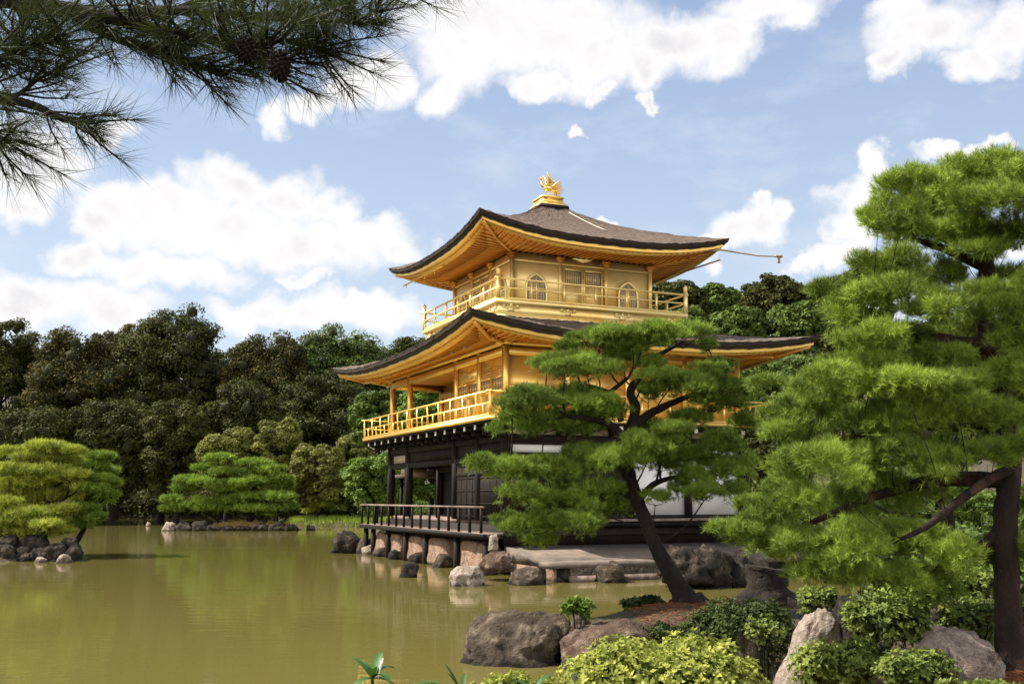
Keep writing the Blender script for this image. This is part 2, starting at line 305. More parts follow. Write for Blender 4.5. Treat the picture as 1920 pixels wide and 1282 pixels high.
def sdf(poly, X, Y):
    p = np.array(poly,float); n=len(p); d=np.full(X.shape,1e9); ins=np.zeros(X.shape,bool)
    for i in range(n):
        a=p[i]; b=p[(i+1)%n]; e=b-a; wx=X-a[0]; wy=Y-a[1]
        t=np.clip((wx*e[0]+wy*e[1])/(e@e),0,1); d=np.minimum(d,np.hypot(wx-e[0]*t,wy-e[1]*t))
        c=((a[1]>Y)!=(b[1]>Y))
        with np.errstate(divide='ignore',invalid='ignore'):
            xi=(b[0]-a[0])*(Y-a[1])/((b[1]-a[1]) if b[1]!=a[1] else 1e-9)+a[0]
        ins^=(c&(X<xi))
    return np.where(ins,-d,d)
def wob(X,Y): return (np.sin(X*1.7+np.sin(Y*1.3)*1.4)+np.sin(Y*2.1+X*.7)+.6*np.sin(X*4.3+Y*3.1))*.33
def height(X,Y):
    X=np.asarray(X,float); Y=np.asarray(Y,float); h=np.full(X.shape,-.8)
    for poly,top,sl,w in ((NEAR,.55,.7,.25),(PROM,.42,.9,.22),(MAIN,.5,.9,.3),(ISL1,.30,.5,.2),(ISL2,.34,.5,.2)):
        s=-sdf(poly,X,Y)+w*wob(X*1.0,Y*1.0)
        h=np.maximum(h, np.where(s>0, top*(1-np.exp(-s*sl*2/top)), np.maximum(-.8,s*.8)))
    hill=np.clip((Y-118)*.16,0,60)*(1-np.exp(-np.clip(Y-118,0,None)/60)); hill+=np.clip((X-40)*.12,0,25)*(Y>24)*np.clip((Y-24)/30,0,1)
    hump=np.exp(-((X-2.9)**2/1.6+(Y-16.0)**2/1.2))*.22
    return h+hill+hump*(h>-.2)+.03*wob(X*2.3,Y*2.1)*(h>0)
def gz(x,y): return float(height(np.array([x]),np.array([y]))[0])
def axis(parts):
    out=[]
    for a,b,s in parts: out+=list(np.arange(a,b,s))
    return np.array(out)
gx=axis([(-2500,-200,150),(-200,-40,10),(-40,-3,.8),(-3,10,.16),(10,40,1),(40,200,10),(200,2501,150)])
gy=axis([(-300,-20,20),(-20,5,2),(5,22,.16),(22,46,.5),(46,70,2),(70,80,.5),(80,130,1.5),(130,300,8),(300,2501,150)])
XX,YY=np.meshgrid(gx,gy,indexing='ij'); ZZ=height(XX,YY)
V=np.stack([XX,YY,ZZ],-1).reshape(-1,3); nx,ny=len(gx),len(gy)
ii,jj=np.meshgrid(np.arange(nx-1),np.arange(ny-1),indexing='ij'); a=(ii*ny+jj).ravel()
F=np.stack([a,a+ny,a+ny+1,a+1],-1)
tag(mesh_obj('ground',V,F,M['soil'],smooth=True),kind='structure',label='brown earth banks and mossy ground around the pond')
wv=[(-400,-60,0),(300,-60,0),(300,300,0),(-400,300,0)]
tag(mesh_obj('water',wv,np.array([[0,1,2,3]]),M['water']),kind='structure',label='murky olive green pond water with soft reflections')

# ------------------------------------------------------------------ golden pavilion
pav = empty('golden_pavilion',(BX,BY,0),TH,label='three storey golden pavilion with dark bark roofs standing on the pond edge',cat='pavilion')
D_, W_ = 8.5, 11.3
ZD, ZF, Z2, Z3 = 1.17, 1.5, 4.55, 8.64
S3, O3, C3 = 5.46, 1.52, 2.92
def sub(mb,name,m,parent=pav,smooth=False,label=None):
    o=mb.build(name,M[m],parent,smooth)
    if label:o['label']=label
    return o
# foundation under the building
sub(MB().box(-.15,D_+.1,.25,W_+.1,.05,ZF-.12),'foundation','black_wood')
sub(MB().box(.05,D_+.2,-.02,W_+.05,ZF-.12,ZF),'ground_floor','deck_wood')
# south deck with boards and railing
dk=MB(); n=46; L0,L1=-.55,W_+.95
for i in range(n):
    y0=L0+(L1-L0)*i/n; dk.box(-.95,.35,y0+.006,y0+(L1-L0)/n-.006,ZD-.05,ZD+R.uniform(-.004,.004))
sub(dk,'deck','deck_wood')
sub(MB().box(-.99,-.9,L0-.05,L1+.05,ZD-.16,ZD-.01).box(-.9,.0,L0-.04,L0+.06,ZD-.17,ZD-.055).box(-.9,0,L1-.06,L1+.04,ZD-.17,ZD-.055),'deck_beam','black_wood')
sub(MB().box(.35,.5,-.0,W_,ZD-.02,ZF-.14),'deck_step','deck_wood')
rl=empty('deck_railing'); rl.parent=pav
sub(MB().box(-.95,-.87,L0+.1,L1+.05,ZD+.72,ZD+.78).box(-.98,.0,L1-.02,L1+.05,ZD+.70,ZD+.76),'top_rail','deck_wood',rl)
for i in range(15):
    y=L0+.25+(L1-L0-.3)*i/14
    sub(MB().box(-.945,-.875,y-.035,y+.035,ZD,ZD+.72),'railing_post','black_wood',rl)
# support posts of the deck
for y in (-.35,2.0,4.9,7.0,9.1,11.0,12.0):
    sub(MB().box(-.86,-.70,y-.08,y+.08,-.5,ZD-.17),'deck_post','black_wood')
# east veranda
sub(MB().box(-.4,D_+.9,-.92,-.03,ZF-.02,ZF+.05),'side_veranda','deck_wood')
sub(MB().box(-.3,D_+.7,-.62,-.50,.80,ZF-.03).box(-.36,D_+.85,-.84,-.74,ZF-.16,ZF-.03).box(-.3,D_+.8,-.70,-.64,ZF-.42,ZF-.36),'veranda_skirt','black_wood')
# ground storey posts
for (x,y) in [(0,0),(0,2.05),(0,4.1),(0,9.1),(0,W_),(2.1,0),(4.25,0),(6.4,0),(D_,0),(2.1,W_),(D_,W_),(2.1,4.1),(2.1,7.0)]:
    sub(MB().box(x-.12,x+.12,y-.12,y+.12,ZF,4.12),'ground_floor_post','black_wood')
sub(MB().box(.0,.0+.1,4.1+1.9,4.1+1.98,ZF,3.2),'thin_post','black_wood')
bm_=MB()
bm_.box(-.09,.09,.0,W_,3.88,4.10).box(-.08,.08,0,W_,3.30,3.48).box(-.07,.07,0,4.1,2.9,3.0)
bm_.box(0,D_,-.09,.09,4.02-.13,4.10).box(0,D_,-.085,.085,3.42,3.56).box(0,D_,-.08,.08,3.80,3.90).box(0,D_,-.08,.08,ZF,1.66)
bm_.box(0,2.1,W_-.08,W_+.08,3.35,4.0).box(2.0,2.2,4.1,W_,3.2,4.1)
sub(bm_,'ground_floor_beam','black_wood')
sub(MB().box(-.02,.02,0,4.1,3.48,3.88).box(-.02,.02,4.1,W_,3.48,3.88),'transom','black_wood')
sub(MB().box(.55,1.5,W_-.02,W_+.02,3.02,3.35).box(-.025,.025,9.35,10.9,3.52,3.80),'plaster_panel','tan',label='aged plaster strip above the open ground floor hall')
sh=MB(); sh.box(-.04,.0,.12,4.0,ZF,3.30)
sub(sh,'dark_shutter','black_wood')
lt=MB()
for i in range(9): lt.box(-.055,-.04,.12+i*.485,.15+i*.485,ZF,3.3)
for i in range(5): lt.box(-.06,-.045,.12,4.0,ZF+.1+i*.4,ZF+.13+i*.4)
sub(lt,'shutter_lattice','black_wood')
sub(MB().box(2.15,D_-.1,.12,W_-.1,ZF,4.05).box(.02,2.2,.12,4.0,ZF,4.05),'inner_hall_wall','black_wood')
for i,x in enumerate((0,2.1,4.25,6.4)):
    x1=(2.1,4.25,6.4,D_)[i]
    o=sub(MB().box(x+.12,x1-.12,-.035,.035,1.66,3.42),*(('white_panel','white') if i>1 else ('dark_panel','black_wood')))
    sub(MB().box(x+.12,x1-.12,-.03,.03,3.56,3.80),'upper_panel','white')
    sub(MB().box(x+.12,x1-.12,-.03,.03,3.90,4.02-.13+.0).box(x+.12,x1-.12,-.05,.0,4.10,4.34),'frieze_panel','tan')
# side porch roof at the far west end
sub(MB().box(1.0,3.4,W_+.6,W_+3.2,3.02,3.16).box(1.5,2.9,W_+.6,W_+3.4,3.16,3.4),'porch_roof','bark_roof')
sub(MB().box(1.3,1.42,W_+2.8,W_+2.92,.2,3.0).box(2.9,3.02,W_+2.8,W_+2.92,.2,3.0),'porch_post','black_wood')
# bracket arms with white ends
for y in np.linspace(-.4,W_+.5,15):
    a=sub(MB().box(-.80,-.1,y-.07,y+.07,4.22,4.38).box(-.55,-.1,y-.06,y+.06,4.08,4.22),'bracket_arm','black_wood')
    sub(MB().box(-.815,-.80,y-.065,y+.065,4.225,4.375),'end_cap','cap',a)
for x in np.linspace(.8,D_-.4,9):
    a=sub(MB().box(x-.07,x+.07,-.80,-.1,4.22,4.38).box(x-.06,x+.06,-.5,-.1,4.10,4.22),'bracket_arm','black_wood')
    sub(MB().box(x-.065,x+.065,-.815,-.80,4.225,4.375),'end_cap','cap',a)
# second storey balcony
B2=.94
sub(MB().box(-B2,D_+B2,-B2,W_+B2,Z2-.10,Z2),'balcony_floor','gold')
sub(MB().box(-B2+.05,D_+B2-.05,-B2+.05,W_+B2-.05,Z2-.17,Z2-.103),'balcony_underside','black_wood')
def railing(parent,x0,x1,y0,y1,z,h,step,mid,cap,th=.055,balusters=True,mat_='gold'):
    rt=empty('balcony_railing'); rt.parent=parent
    cs=[(x0,y0),(x1,y0),(x1,y1),(x0,y1)]
    tr=MB(); mr_=MB(); br=MB()
    for i in range(4):
        p=np.array(cs[i]);q=np.array(cs[(i+1)%4]); L_=np.linalg.norm(q-p); n=max(2,round(L_/step)); d=(q-p)/L_
        tr.bar((*(p-d*.12),z+h),(*(q+d*.12),z+h),th*1.05,th*.95)
        mr_.bar((*p,z+h*mid),(*q,z+h*mid),th*.8,th*.75); br.bar((*p,z+.045),(*q,z+.045),th*1.1,.05)
        for k in range(1,n):
            c=p+(q-p)*k/n; sub(MB().box(c[0]-th/2,c[0]+th/2,c[1]-th/2,c[1]+th/2,z,z+h-.02),'railing_post',mat_,rt)
            
        if balusters:
            for k in range(n):
                c=p+(q-p)*(k+.5)/n; br.box(c[0]-th*.42,c[0]+th*.42,c[1]-th*.42,c[1]+th*.42,z,z+h*mid)
        # corner post
        c=p; w=th*(.95 if cap else .62)
        cp=MB().box(c[0]-w,c[0]+w,c[1]-w,c[1]+w,z-.05,z+h+(.12 if cap else .03))
        co=sub(cp,'corner_post',mat_,rt)
        if cap:
            prof=[(.0,1.0),(.03,1.25),(.06,.9),(.10,1.45),(.16,1.35),(.20,.7),(.25,.12)]
            m=MB(); m.tube([(c[0],c[1],z+h+.12+a) for a,_ in prof],[w*b for _,b in prof],10); sub(m,'post_finial',mat_,co,True)
    sub(tr,'top_rail',mat_,rt); sub(mr_,'middle_rail',mat_,rt); sub(br,'bottom_rail',mat_,rt)
railing(pav,-B2+.06,D_+B2-.06,-B2+.06,W_+B2-.06,Z2,.73,1.05,.52,False)
# second storey
cz2=6.95
for (x,y) in [(0,0),(0,2.05),(0,4.1),(0,9.1),(0,W_),(2.1,0),(4.25,0),(6.4,0),(D_,0),(D_,W_),(2.1,W_),(2.1,7)]:
    sub(MB().box(x-.085,x+.085,y-.085,y+.085,Z2,cz2),'upper_post','gold')
sub(MB().box(-.085,.085,0,W_,6.5,6.72).box(0,D_,-.085,.085,6.5,6.72).box(0,2.1,W_-.085,W_+.085,6.5,6.72).box(2.02,2.18,4.1,W_,6.2,6.4)
    .box(-.13,.13,-.3,W_+.3,cz2-.14,cz2).box(-.3,D_+.3,-.13,.13,cz2-.14,cz2),'upper_beam','gold')
sub(MB().box(.15,D_-.1,.06,4.05,Z2,cz2).box(2.14,D_-.1,4.05,W_-.06,Z2,cz2),'upper_wall','gold')
sub(MB().box(.1,2.14,4.1,W_,6.72,6.76),'veranda_ceiling','gold_eave_glow')
wl=MB()
for i in range(4):
    x0=(0,2.1,4.25,6.4)[i]; x1=(2.1,4.25,6.4,D_)[i]
    wl.box(x0+.11,x1-.11,.0,.05,Z2,6.5)
    xm=(x0+x1)/2; wl.box(xm-.025,xm+.025,-.02,.0,Z2+.06,6.5); wl.box(x0+.11,x1-.11,-.03,.0,Z2+1.05,Z2+1.12)
sub(wl,'east_wall_boards','gold')
# south wall: solid board bay and two pairs of lattice doors
sub(MB().box(.02,.06,.11,2.0,Z2,6.5).box(.02,.06,2.1,4.0,5.9,6.5).box(.0,.03,.11,2.0,Z2+.85,Z2+.92),'south_wall_boards','gold')
for k,(y0,y1) in enumerate(((.2,1.06),(1.1,1.95),(2.18,3.04),(3.1,3.98))):
    pn=sub(MB().box(-.005,.015,y0+.04,y1-.04,Z2+.95,5.86),'lattice_door','gold_pane')
    fr=MB().box(-.03,.02,y0,y0+.05,Z2,5.92).box(-.03,.02,y1-.05,y1,Z2,5.92).box(-.03,.02,y0+.05,y1-.05,5.86,5.92).box(-.028,.02,y0+.05,y1-.05,Z2+.85,Z2+.95).box(-.01,.01,y0+.05,y1-.05,Z2,Z2+.85)
    for j in range(1,4): fr.box(-.022,-.006,y0+(y1-y0)*j/4-.01,y0+(y1-y0)*j/4+.01,Z2+.95,5.86)
    for j in range(1,5): fr.box(-.02,-.007,y0+.05,y1-.05,Z2+.95+j*.075*2.5-.009,Z2+.95+j*.075*2.5+.009)
    sub(fr,'door_frame','gold',pn)
# roofs
def side_pts(rect):
    a0,a1,b0,b1=rect; return [((a0,b0),(a1,b0)),((a1,b0),(a1,b1)),((a1,b1),(a0,b1)),((a0,b1),(a0,b0))]
def grid_side(outer,inner,zf,nu,nt_,i,t0=0,t1=1):
    E0,E1=map(np.array,side_pts(outer)[i]); I0,I1=map(np.array,side_pts(inner)[i])
    u=np.linspace(-1,1,nu); t=np.linspace(t0,t1,nt_); U,T=np.meshgrid(u,t,indexing='ij'); s=(U+1)/2
    P_=(E0[None,None]*(1-s[...,None])+E1*s[...,None])*(1-T[...,None])+(I0*(1-s[...,None])+I1*s[...,None])*T[...,None]
    Z=zf(U,T); V=np.concatenate([P_,Z[...,None]],-1).reshape(-1,3)
    a=(np.arange(nu-1)[:,None]*nt_+np.arange(nt_-1)[None]).ravel(); F=np.stack([a,a+nt_,a+nt_+1,a+1],-1)
    return V,F
def inset(r,d): return (r[0]+d,r[1]-d,r[2]+d,r[3]-d)
def roof(outer,top,ztip,lift,thick,ztop,wall,zwall,name,parent):
    ze=ztip-lift
    lf=lambda U: lift*np.abs(U)**2.6
    zt=lambda U,T: ze+lf(U)*(1-T)**1.6+(ztop-ze)*(.62*T+.38*T*T)
    t=MB(); e=MB(); g=MB(); s=MB(); r_=MB(); ed2=MB()
    span=min(abs(top[0]-outer[0]),abs(top[2]-outer[2]))
    for i in range(4):
        V,F=grid_side(outer,top,zt,61,15,i)
        V[:,2]+=.016*np.sin(V[:,0]*7+V[:,1]*5)+.018*R.normal(size=len(V)); t.add(V,F)
        # bark edge: vertical band, slightly undercut, then back under
        def band(m,d0,z0,d1,z1):
            a,b=inset(outer,d0),inset(outer,d1)
            V,F=grid_side(a,b,lambda U,T: ze+lf(U)+z0+(z1-z0)*T+(.010*np.sin(U*41+i)+.008*np.sin(U*97+2*i))*(m is e),61,2,i); m.add(V,F)
        band(e,0,0.012,.04,-thick*.55); band(e,.04,-thick*.55,.07,-thick*.55-.001); band(e,.07,-thick*.55-.001,.12,-thick); band(e,.12,-thick,.40,-thick+.02)
        band(g,.16,-thick+.01,.18,-thick-.09); band(g,.18,-thick-.09,.34,-thick-.09); band(g,.34,-thick-.09,.36,-thick-.15); band(g,.36,-thick-.15,.55,-thick-.15)
        so=inset(outer,.30)
        zs=lambda U,T: (ze+lf(U)*(1-T)-thick-.07)*(1-T)+zwall*T
        V,F=grid_side(so,wall,zs,41,6,i); s.add(V,F)
        # rafters: parallel bars under the soffit
        E0,E1=map(np.array,side_pts(so)[i]); I0,I1=map(np.array,side_pts(wall)[i]); Ls=np.linalg.norm(E1-E0); d=(E1-E0)/Ls
        nrm_=np.array([-d[1],d[0]]); ov=(I0-E0)@nrm_; k=int(Ls/.23)
        for j in range(k+1):
            x=.1+(Ls-.2)*j/k; U=2*x/Ls-1
            f=min(1.0,min(x,Ls-x)/ abs((I0-E0)@d)) if abs((I0-E0)@d)>0 else 1
            if f<.08: continue
            p0=E0+d*x; 
            def zz(tt):
                Uc=max(-1,min(1,(2*x/Ls-1))); 
                den=1-tt*(2*abs((I0-E0)@d)/Ls); Ue=max(-1,min(1,Uc/den)) if den>0 else Uc
                return float(zs(np.array(Ue),np.array(tt)))-.028
            pts=[0,.5*f,.98*f]
            for q in range(2):
                a_=p0+nrm_*ov*pts[q]; b_=p0+nrm_*ov*pts[q+1]
                r_.bar((*a_,zz(pts[q])),(*b_,zz(pts[q+1])),.055,.05)
    rt=sub(t,name,'bark_roof',parent,True); sub(e,'roof_edge','roof_edge',rt,True); sub(g,'eave_fascia','gold',rt); so_=sub(s,'soffit','gold_eave_glow',rt); sub(r_,'rafters','gold_eave_glow',rt)
    # hip beams with up-turned ends
    for (cx,cy) in ((outer[0],outer[2]),(outer[1],outer[2]),(outer[1],outer[3]),(outer[0],outer[3])):
        wx=wall[0] if cx==outer[0] else wall[1]; wy=wall[2] if cy==outer[2] else wall[3]
        p=np.array([cx,cy]); q=np.array([wx,wy]); d=(q-p)/np.linalg.norm(q-p)
        a_=p+d*.35; hb=MB(); hb.bar((*a_,ztip-thick-.13),(*(p+(q-p)*.55),ztip-lift*.62-thick-.12),.09,.10); hb.bar((*(p+(q-p)*.55),ztip-lift*.62-thick-.12),(*q,zwall-.05),.09,.10)
        sub(hb,'hip_beam','gold_eave_glow',rt)
    return rt,zt,ze
E2=1.98
r2,_,_=roof((-E2,D_+E2,-E2,W_+E2),(O3-.75,O3+S3+.75,C3-.75,C3+S3+.75),7.48,.50,.22,8.15,(0,D_,0,W_),cz2,'lower_roof',pav)
E3=2.06; c=(O3+S3/2,C3+S3/2)
r3,zt3,ze3=roof((O3-E3,O3+S3+E3,C3-E3,C3+S3+E3),(c[0]-.42,c[0]+.42,c[1]-.42,c[1]+.42),11.27,.52,.20,13.02,(O3,O3+S3,C3,C3+S3),10.55,'upper_roof',pav)
# third storey
B3=.97
sub(MB().box(O3-B3,O3+S3+B3,C3-B3,C3+S3+B3,Z3-.13,Z3),'upper_balcony_floor','gold_pale')
sub(MB().box(O3-B3+.10,O3+S3+B3-.10,C3-B3+.10,C3+S3+B3-.10,Z3-.50,Z3-.13).box(O3-B3+.06,O3+S3+B3-.06,C3-B3+.06,C3+S3+B3-.06,Z3-.62,Z3-.50),'upper_balcony_base','gold_pale')
for k in range(4):
    bk=MB(); x=O3-.45+k*(S3+.9)/3
    for dx in (-.24,0,.24): bk.box(x+dx-.05,x+dx+.05,C3-B3+.05,C3-B3+.10,Z3-.24,Z3-.17)
    bk.box(x-.30,x+.30,C3-B3+.06,C3-B3+.10,Z3-.28,Z3-.24).box(x-.10,x+.10,C3-B3+.06,C3-B3+.1,Z3-.38,Z3-.28)
    sub(bk,'bracket_block','gold_pale'); bk=MB(); y=C3-.45+k*(S3+.9)/3
    for dx in (-.24,0,.24): bk.box(O3-B3+.05,O3-B3+.10,y+dx-.05,y+dx+.05,Z3-.24,Z3-.17)
    bk.box(O3-B3+.06,O3-B3+.10,y-.30,y+.30,Z3-.28,Z3-.24).box(O3-B3+.06,O3-B3+.1,y-.10,y+.10,Z3-.38,Z3-.28)
    sub(bk,'bracket_block','gold_pale')
railing(pav,O3-B3+.06,O3+S3+B3-.06,C3-B3+.06,C3+S3+B3-.06,Z3,.70,1.2,.55,True,th=.06,balusters=False,mat_='gold_pale')
sub(MB().box(O3+.03,O3+S3-.03,C3+.03,C3+S3-.03,Z3,10.5),'top_storey_wall','gold_pale')
for i in range(4):
    for (x,y) in ((O3+S3*i/3,C3),(O3,C3+S3*i/3),(O3+S3,C3+S3*i/3),(O3+S3*i/3,C3+S3)):
        if (i in(0,3)) and (x,y)!=(O3+S3*i/3,C3) and (x,y)!=(O3+S3*i/3,C3+S3): continue
        sub(MB().box(x-.06,x+.06,y-.06,y+.06,Z3,10.5),'top_storey_post','gold_pale')
        sub(MB().box(x-.10,x+.10,y-.10,y+.10,10.30,10.40).box(x-.14,x+.14,y-.14,y+.14,10.40,10.47),'post_bracket','gold_eave_glow')
sub(MB().box(O3-.03,O3+S3+.03,C3-.03,C3+.0,10.2,10.28).box(O3-.03,O3,C3,C3+S3,10.2,10.28).box(O3-.05,O3+S3+.05,C3-.04,C3+0,Z3,Z3+.1).box(O3-.04,O3,C3,C3+S3,Z3,Z3+.1),'wall_beam','gold_pale')
def bell_window(cx,cz,w,h,face):
    """bell shaped window on the east (face 0) or south (face 1) wall"""
    pr=[(-.5,0),(-.5,.45),(-.48,.62),(-.40,.78),(-.26,.88),(-.12,.93),(0,1.0)]
    pr=pr+[(-x,z) for x,z in pr[-2::-1]]
    def to(x,z,d): return (cx+x,C3-d,cz+z) if face==0 else (O3-d,cx+x,cz+z)
    n=len(pr); m=MB()
    V=[to(x*w,z*h,d) for d in (-.02,.012) for x,z in pr]; m.add(V,[tuple(range(n)),tuple(range(n,2*n))]); pn=sub(m,'bell_window','pane')
    f=MB()
    V=[to(x*w*s,(z*s-(s-1)*.3 if z>0 else -.04)*h,d) for s,d in ((1,.035),(1.16,.035),(1.16,-.03),(1,-.03)) for x,z in pr]
    F=[]
    for q in range(4):
        for j in range(n-1): a_=q*n+j; b_=((q+1)%4)*n+j; F.append((a_,a_+1,b_+1,b_))
    f.add(V,F)
    def bx(x0,x1,z0,z1,d0,d1):
        if face==0: f.box(cx+x0,cx+x1,C3-d1,C3-d0,cz+z0,cz+z1)
        else: f.box(O3-d1,O3-d0,cx+x0,cx+x1,cz+z0,cz+z1)
    bx(-w*.6,w*.6,-.07,-.0,-.01,.05)
    bx(-.03,.03,0,h*.93,.012,.034); bx(-w*.5,w*.5,h*.48,h*.54,.012,.030)
    for x in (-.36,-.24,-.12,.12,.24,.36): bx(x*w-.008,x*w+.008,0,h*.8,.012,.022)
    for z in (.1,.2,.3,.4,.64,.74): bx(-w*.45,w*.45,z*h-.006,z*h+.006,.012,.019)
    sub(f,'window_frame','gold_pale',pn)
bay=S3/3
for k in (0,2):
    bell_window(O3+bay*(k+.5),Z3+.16,.72,.98,0); bell_window(C3+bay*(k+.5),Z3+.16,.72,.98,1)
# panelled doors of the middle bays
for face in (0,1):
    base=(O3 if face==0 else C3)+bay
    for k in range(2):
        x0=base+.12+k*(bay-.24)/2; x1=x0+(bay-.24)/2-.02
        def bx(m,a0,a1,z0,z1,d0,d1):
            if face==0: m.box(a0,a1,C3-d1,C3-d0,z0,z1)
            else: m.box(O3-d1,O3-d0,a0,a1,z0,z1)
        m=MB(); bx(m,x0+.05,x1-.05,Z3+.95,Z3+1.40,-.02,.0+.004); pn=sub(m,'folding_door','pane')
        f=MB(); bx(f,x0,x0+.06,Z3+.1,Z3+1.46,-.02,.05); bx(f,x1-.06,x1,Z3+.1,Z3+1.46,-.02,.05)
        for z in (.1,.5,.86,1.40): bx(f,x0+.06,x1-.06,Z3+z,Z3+z+.07,-.02,.04)
        for j in range(1,9): bx(f,x0+.06+(x1-x0-.12)*j/9-.008,x0+.06+(x1-x0-.12)*j/9+.008,Z3+.93,Z3+1.4,.004,.015)
        for j in range(1,6): bx(f,x0+.06,x1-.06,Z3+.93+j*.08-.006,Z3+.93+j*.08+.006,.004,.012)
        bx(f,x0+.06,x1-.06,Z3+.17,Z3+.86,-.02,.012)
        sub(f,'door_frame','gold_pale',pn)
# finial pedestal
def frus(m,cx,cy,w0,w1,z0,z1):
    V=[(cx+sx*w,cy+sy*w,z) for w,z in((w0,z0),(w1,z1)) for sy in(-1,1) for sx in(-1,1)]; m.add(V,BOXF); return m
sub(frus(MB(),*c,.60,.58,12.90,13.06),'pedestal_base','black_wood')
pd=frus(frus(frus(MB(),*c,.57,.50,13.06,13.16),*c,.46,.40,13.16,13.36),*c,.46,.44,13.36,13.43)
sub(pd,'pedestal','gold')
# phoenix statue
ph=empty('phoenix_statue'); ph.parent=pav; ph.location=(c[0],c[1],13.43); ph.rotation_euler=(0,0,math.radians(-12)); ph.scale=(1.0,1.0,1.0)
ph['label']='gilded phoenix with raised wings on the roof peak'
def ell(m,ctr,rad,seg=10,rings=7):
    V=[];F=[]
    for i in range(rings+1):
        t=math.pi*i/rings
        for j in range(seg):
            p_=2*math.pi*j/seg; V.append((ctr[0]+rad[0]*math.sin(t)*math.cos(p_),ctr[1]+rad[1]*math.sin(t)*math.sin(p_),ctr[2]+rad[2]*math.cos(t)))
    for i in range(rings):
        for j in range(seg): F.append((i*seg+j,(i+1)*seg+j,(i+1)*seg+(j+1)%seg,i*seg+(j+1)%seg))
    m.add(V,F); return m
b_=MB(); ell(b_,(-.02,0,.42),(.19,.11,.13))
pts,rad=spline([(-.12,0,.46),(-.23,0,.52),(-.27,0,.62),(-.22,0,.71),(-.25,0,.78)],5,[.085,.06,.045,.04,.05]); b_.tube(pts,rad,8); ell(b_,(-.26,0,.79),(.065,.045,.05)); b_.tube([(-.31,0,.79),(-.39,0,.755)],[.022,.004],6)
for k in range(3): b_.tube([(-.24+k*.02,0,.82),(-.21+k*.04,0,.90-k*.02)],[.014,.006],5)
for s in (-1,1):
    b_.tube([(-.03,s*.05,.34),(-.01,s*.055,.18),(-.04,s*.055,.02)],[.035,.02,.018],6); 
    for tx in (-.09,-.06,.03): b_.tube([(-.04,s*.055,.015),(tx-.02,s*.055+tx*.3,.0)],[.015,.01],5)
sub(b_,'body','gold_polished',ph,True)
def feather(m,p0,p1,w,n=6,bend=(0,0,.05)):
    p0=np.array(p0,float);p1=np.array(p1,float);d=nrm(p1-p0);sd=nrm(np.cross(d,(0,1,.001)));V=[];F=[]
    for i in range(n+1):
        t=i/n; cpt=p0+(p1-p0)*t+np.array(bend)*math.sin(t*math.pi); ww=w*(.35+.9*math.sin(min(1,t*1.1)*math.pi*.62))*(1 if i<n else .25)
        for o in (-1,1):
            V.append(cpt+sd*ww*o+np.array((0,.008,0))); V.append(cpt+sd*ww*o-np.array((0,.008,0)))
    for i in range(n):
        a_=i*4; F+= [(a_,a_+2,a_+6,a_+4),(a_+1,a_+5,a_+7,a_+3),(a_,a_+4,a_+5,a_+1),(a_+2,a_+3,a_+7,a_+6)]
    F+= [(0,1,3,2),(n*4,n*4+2,n*4+3,n*4+1)]
    m.add(V,F)
for s in (-1,1):
    w_=MB()
    for k in range(7): feather(w_,(-.03+k*.02,s*.09,.48),(-.10+k*.045,s*(.26-k*.012),.97-k*.05),.022,bend=(.04,s*.05,.0))
    sub(w_,'wing','gold_polished',ph)
tl=MB()
for k in range(9): feather(tl,(.10,(k-4)*.012,.42),(.60-.03*abs(k-4),(k-4)*.05,.66-k*.075),.020,bend=(0,0,.05))
for k in range(5): feather(tl,(.08,(k-2)*.02,.40),(.36,(k-2)*.06,.30-k*.03),.024,bend=(0,0,-.03))
sub(tl,'tail','gold_polished',ph)
# pale cable down the roof and gutter poles under the eaves
def roofpt(a,b):
    # height of the upper roof over point (a,b) on its east side
    o0=C3-E3; t=(b-o0)/((c[1]-.42)-o0); h0=(S3/2+E3); h=h0*(1-t)+.42*t; U=(a-c[0])/h
    return float(zt3(np.array(U),np.array(t)))
cb=MB(); q=[]
for k in range(9):
    t=k/8; a_=c[0]+.42+(.55)*t; bb=c[1]-.9-(1.85)*t; q.append((a_,bb,roofpt(a_,bb)+.03))
cb.tube(q,.015,6); sub(cb,'roof_cable','cable',pav,True)
gp=MB(); xx=O3+S3+E3-.5
gp.tube([(xx,C3+S3*.2,10.55),(xx+.1,C3-E3+2.6,10.50),(xx+.5,C3-E3+.6,10.62)],.03,6)
sub(gp,'gutter_pole','pole',pav)
gq=MB(); p0=(O3+S3+E3-.75,C3-E3+.5,10.78); p1=(O3+S3+E3-.3,C3-E3+.15,10.86); p2=(O3+S3+E3+1.05,C3-E3-.2,10.70); p3=(O3+S3+E3+1.75,C3-E3-.45,10.68)
gq.tube([p0,p1,p2,p3],[.028,.03,.026,.02],6); gq.box(p3[0]-.12,p3[0]+.16,p3[1]-.05,p3[1]+.05,10.66,10.73); gq.bar((p3[0]+.02,p3[1],10.66),(p3[0]+.02,p3[1],10.45),.07)
sub(gq,'eave_pole','pole',pav)
gw=MB(); gw.tube([(O3-E3+.5,C3+S3+E3-.4,10.52),(O3-E3+.45,C3+S3*.45,10.36)],.035,6)
for k in range(4): y=C3+S3+E3-.8-k*1.1; gw.bar((O3-E3+.5,y,10.5-k*.04),(O3-E3+.5,y,10.36-k*.04),.03)
sub(gw,'gutter_rail','gold',pav)
# lit rafter end caps under the lower eave, their brightness painted white
tp=MB()
for y in np.linspace(.8,W_+.6,11): tp.box(-1.06,-1.0,y-.035,y+.035,6.72,6.80)
sub(tp,'lit_rafter_ends','cap',pav)

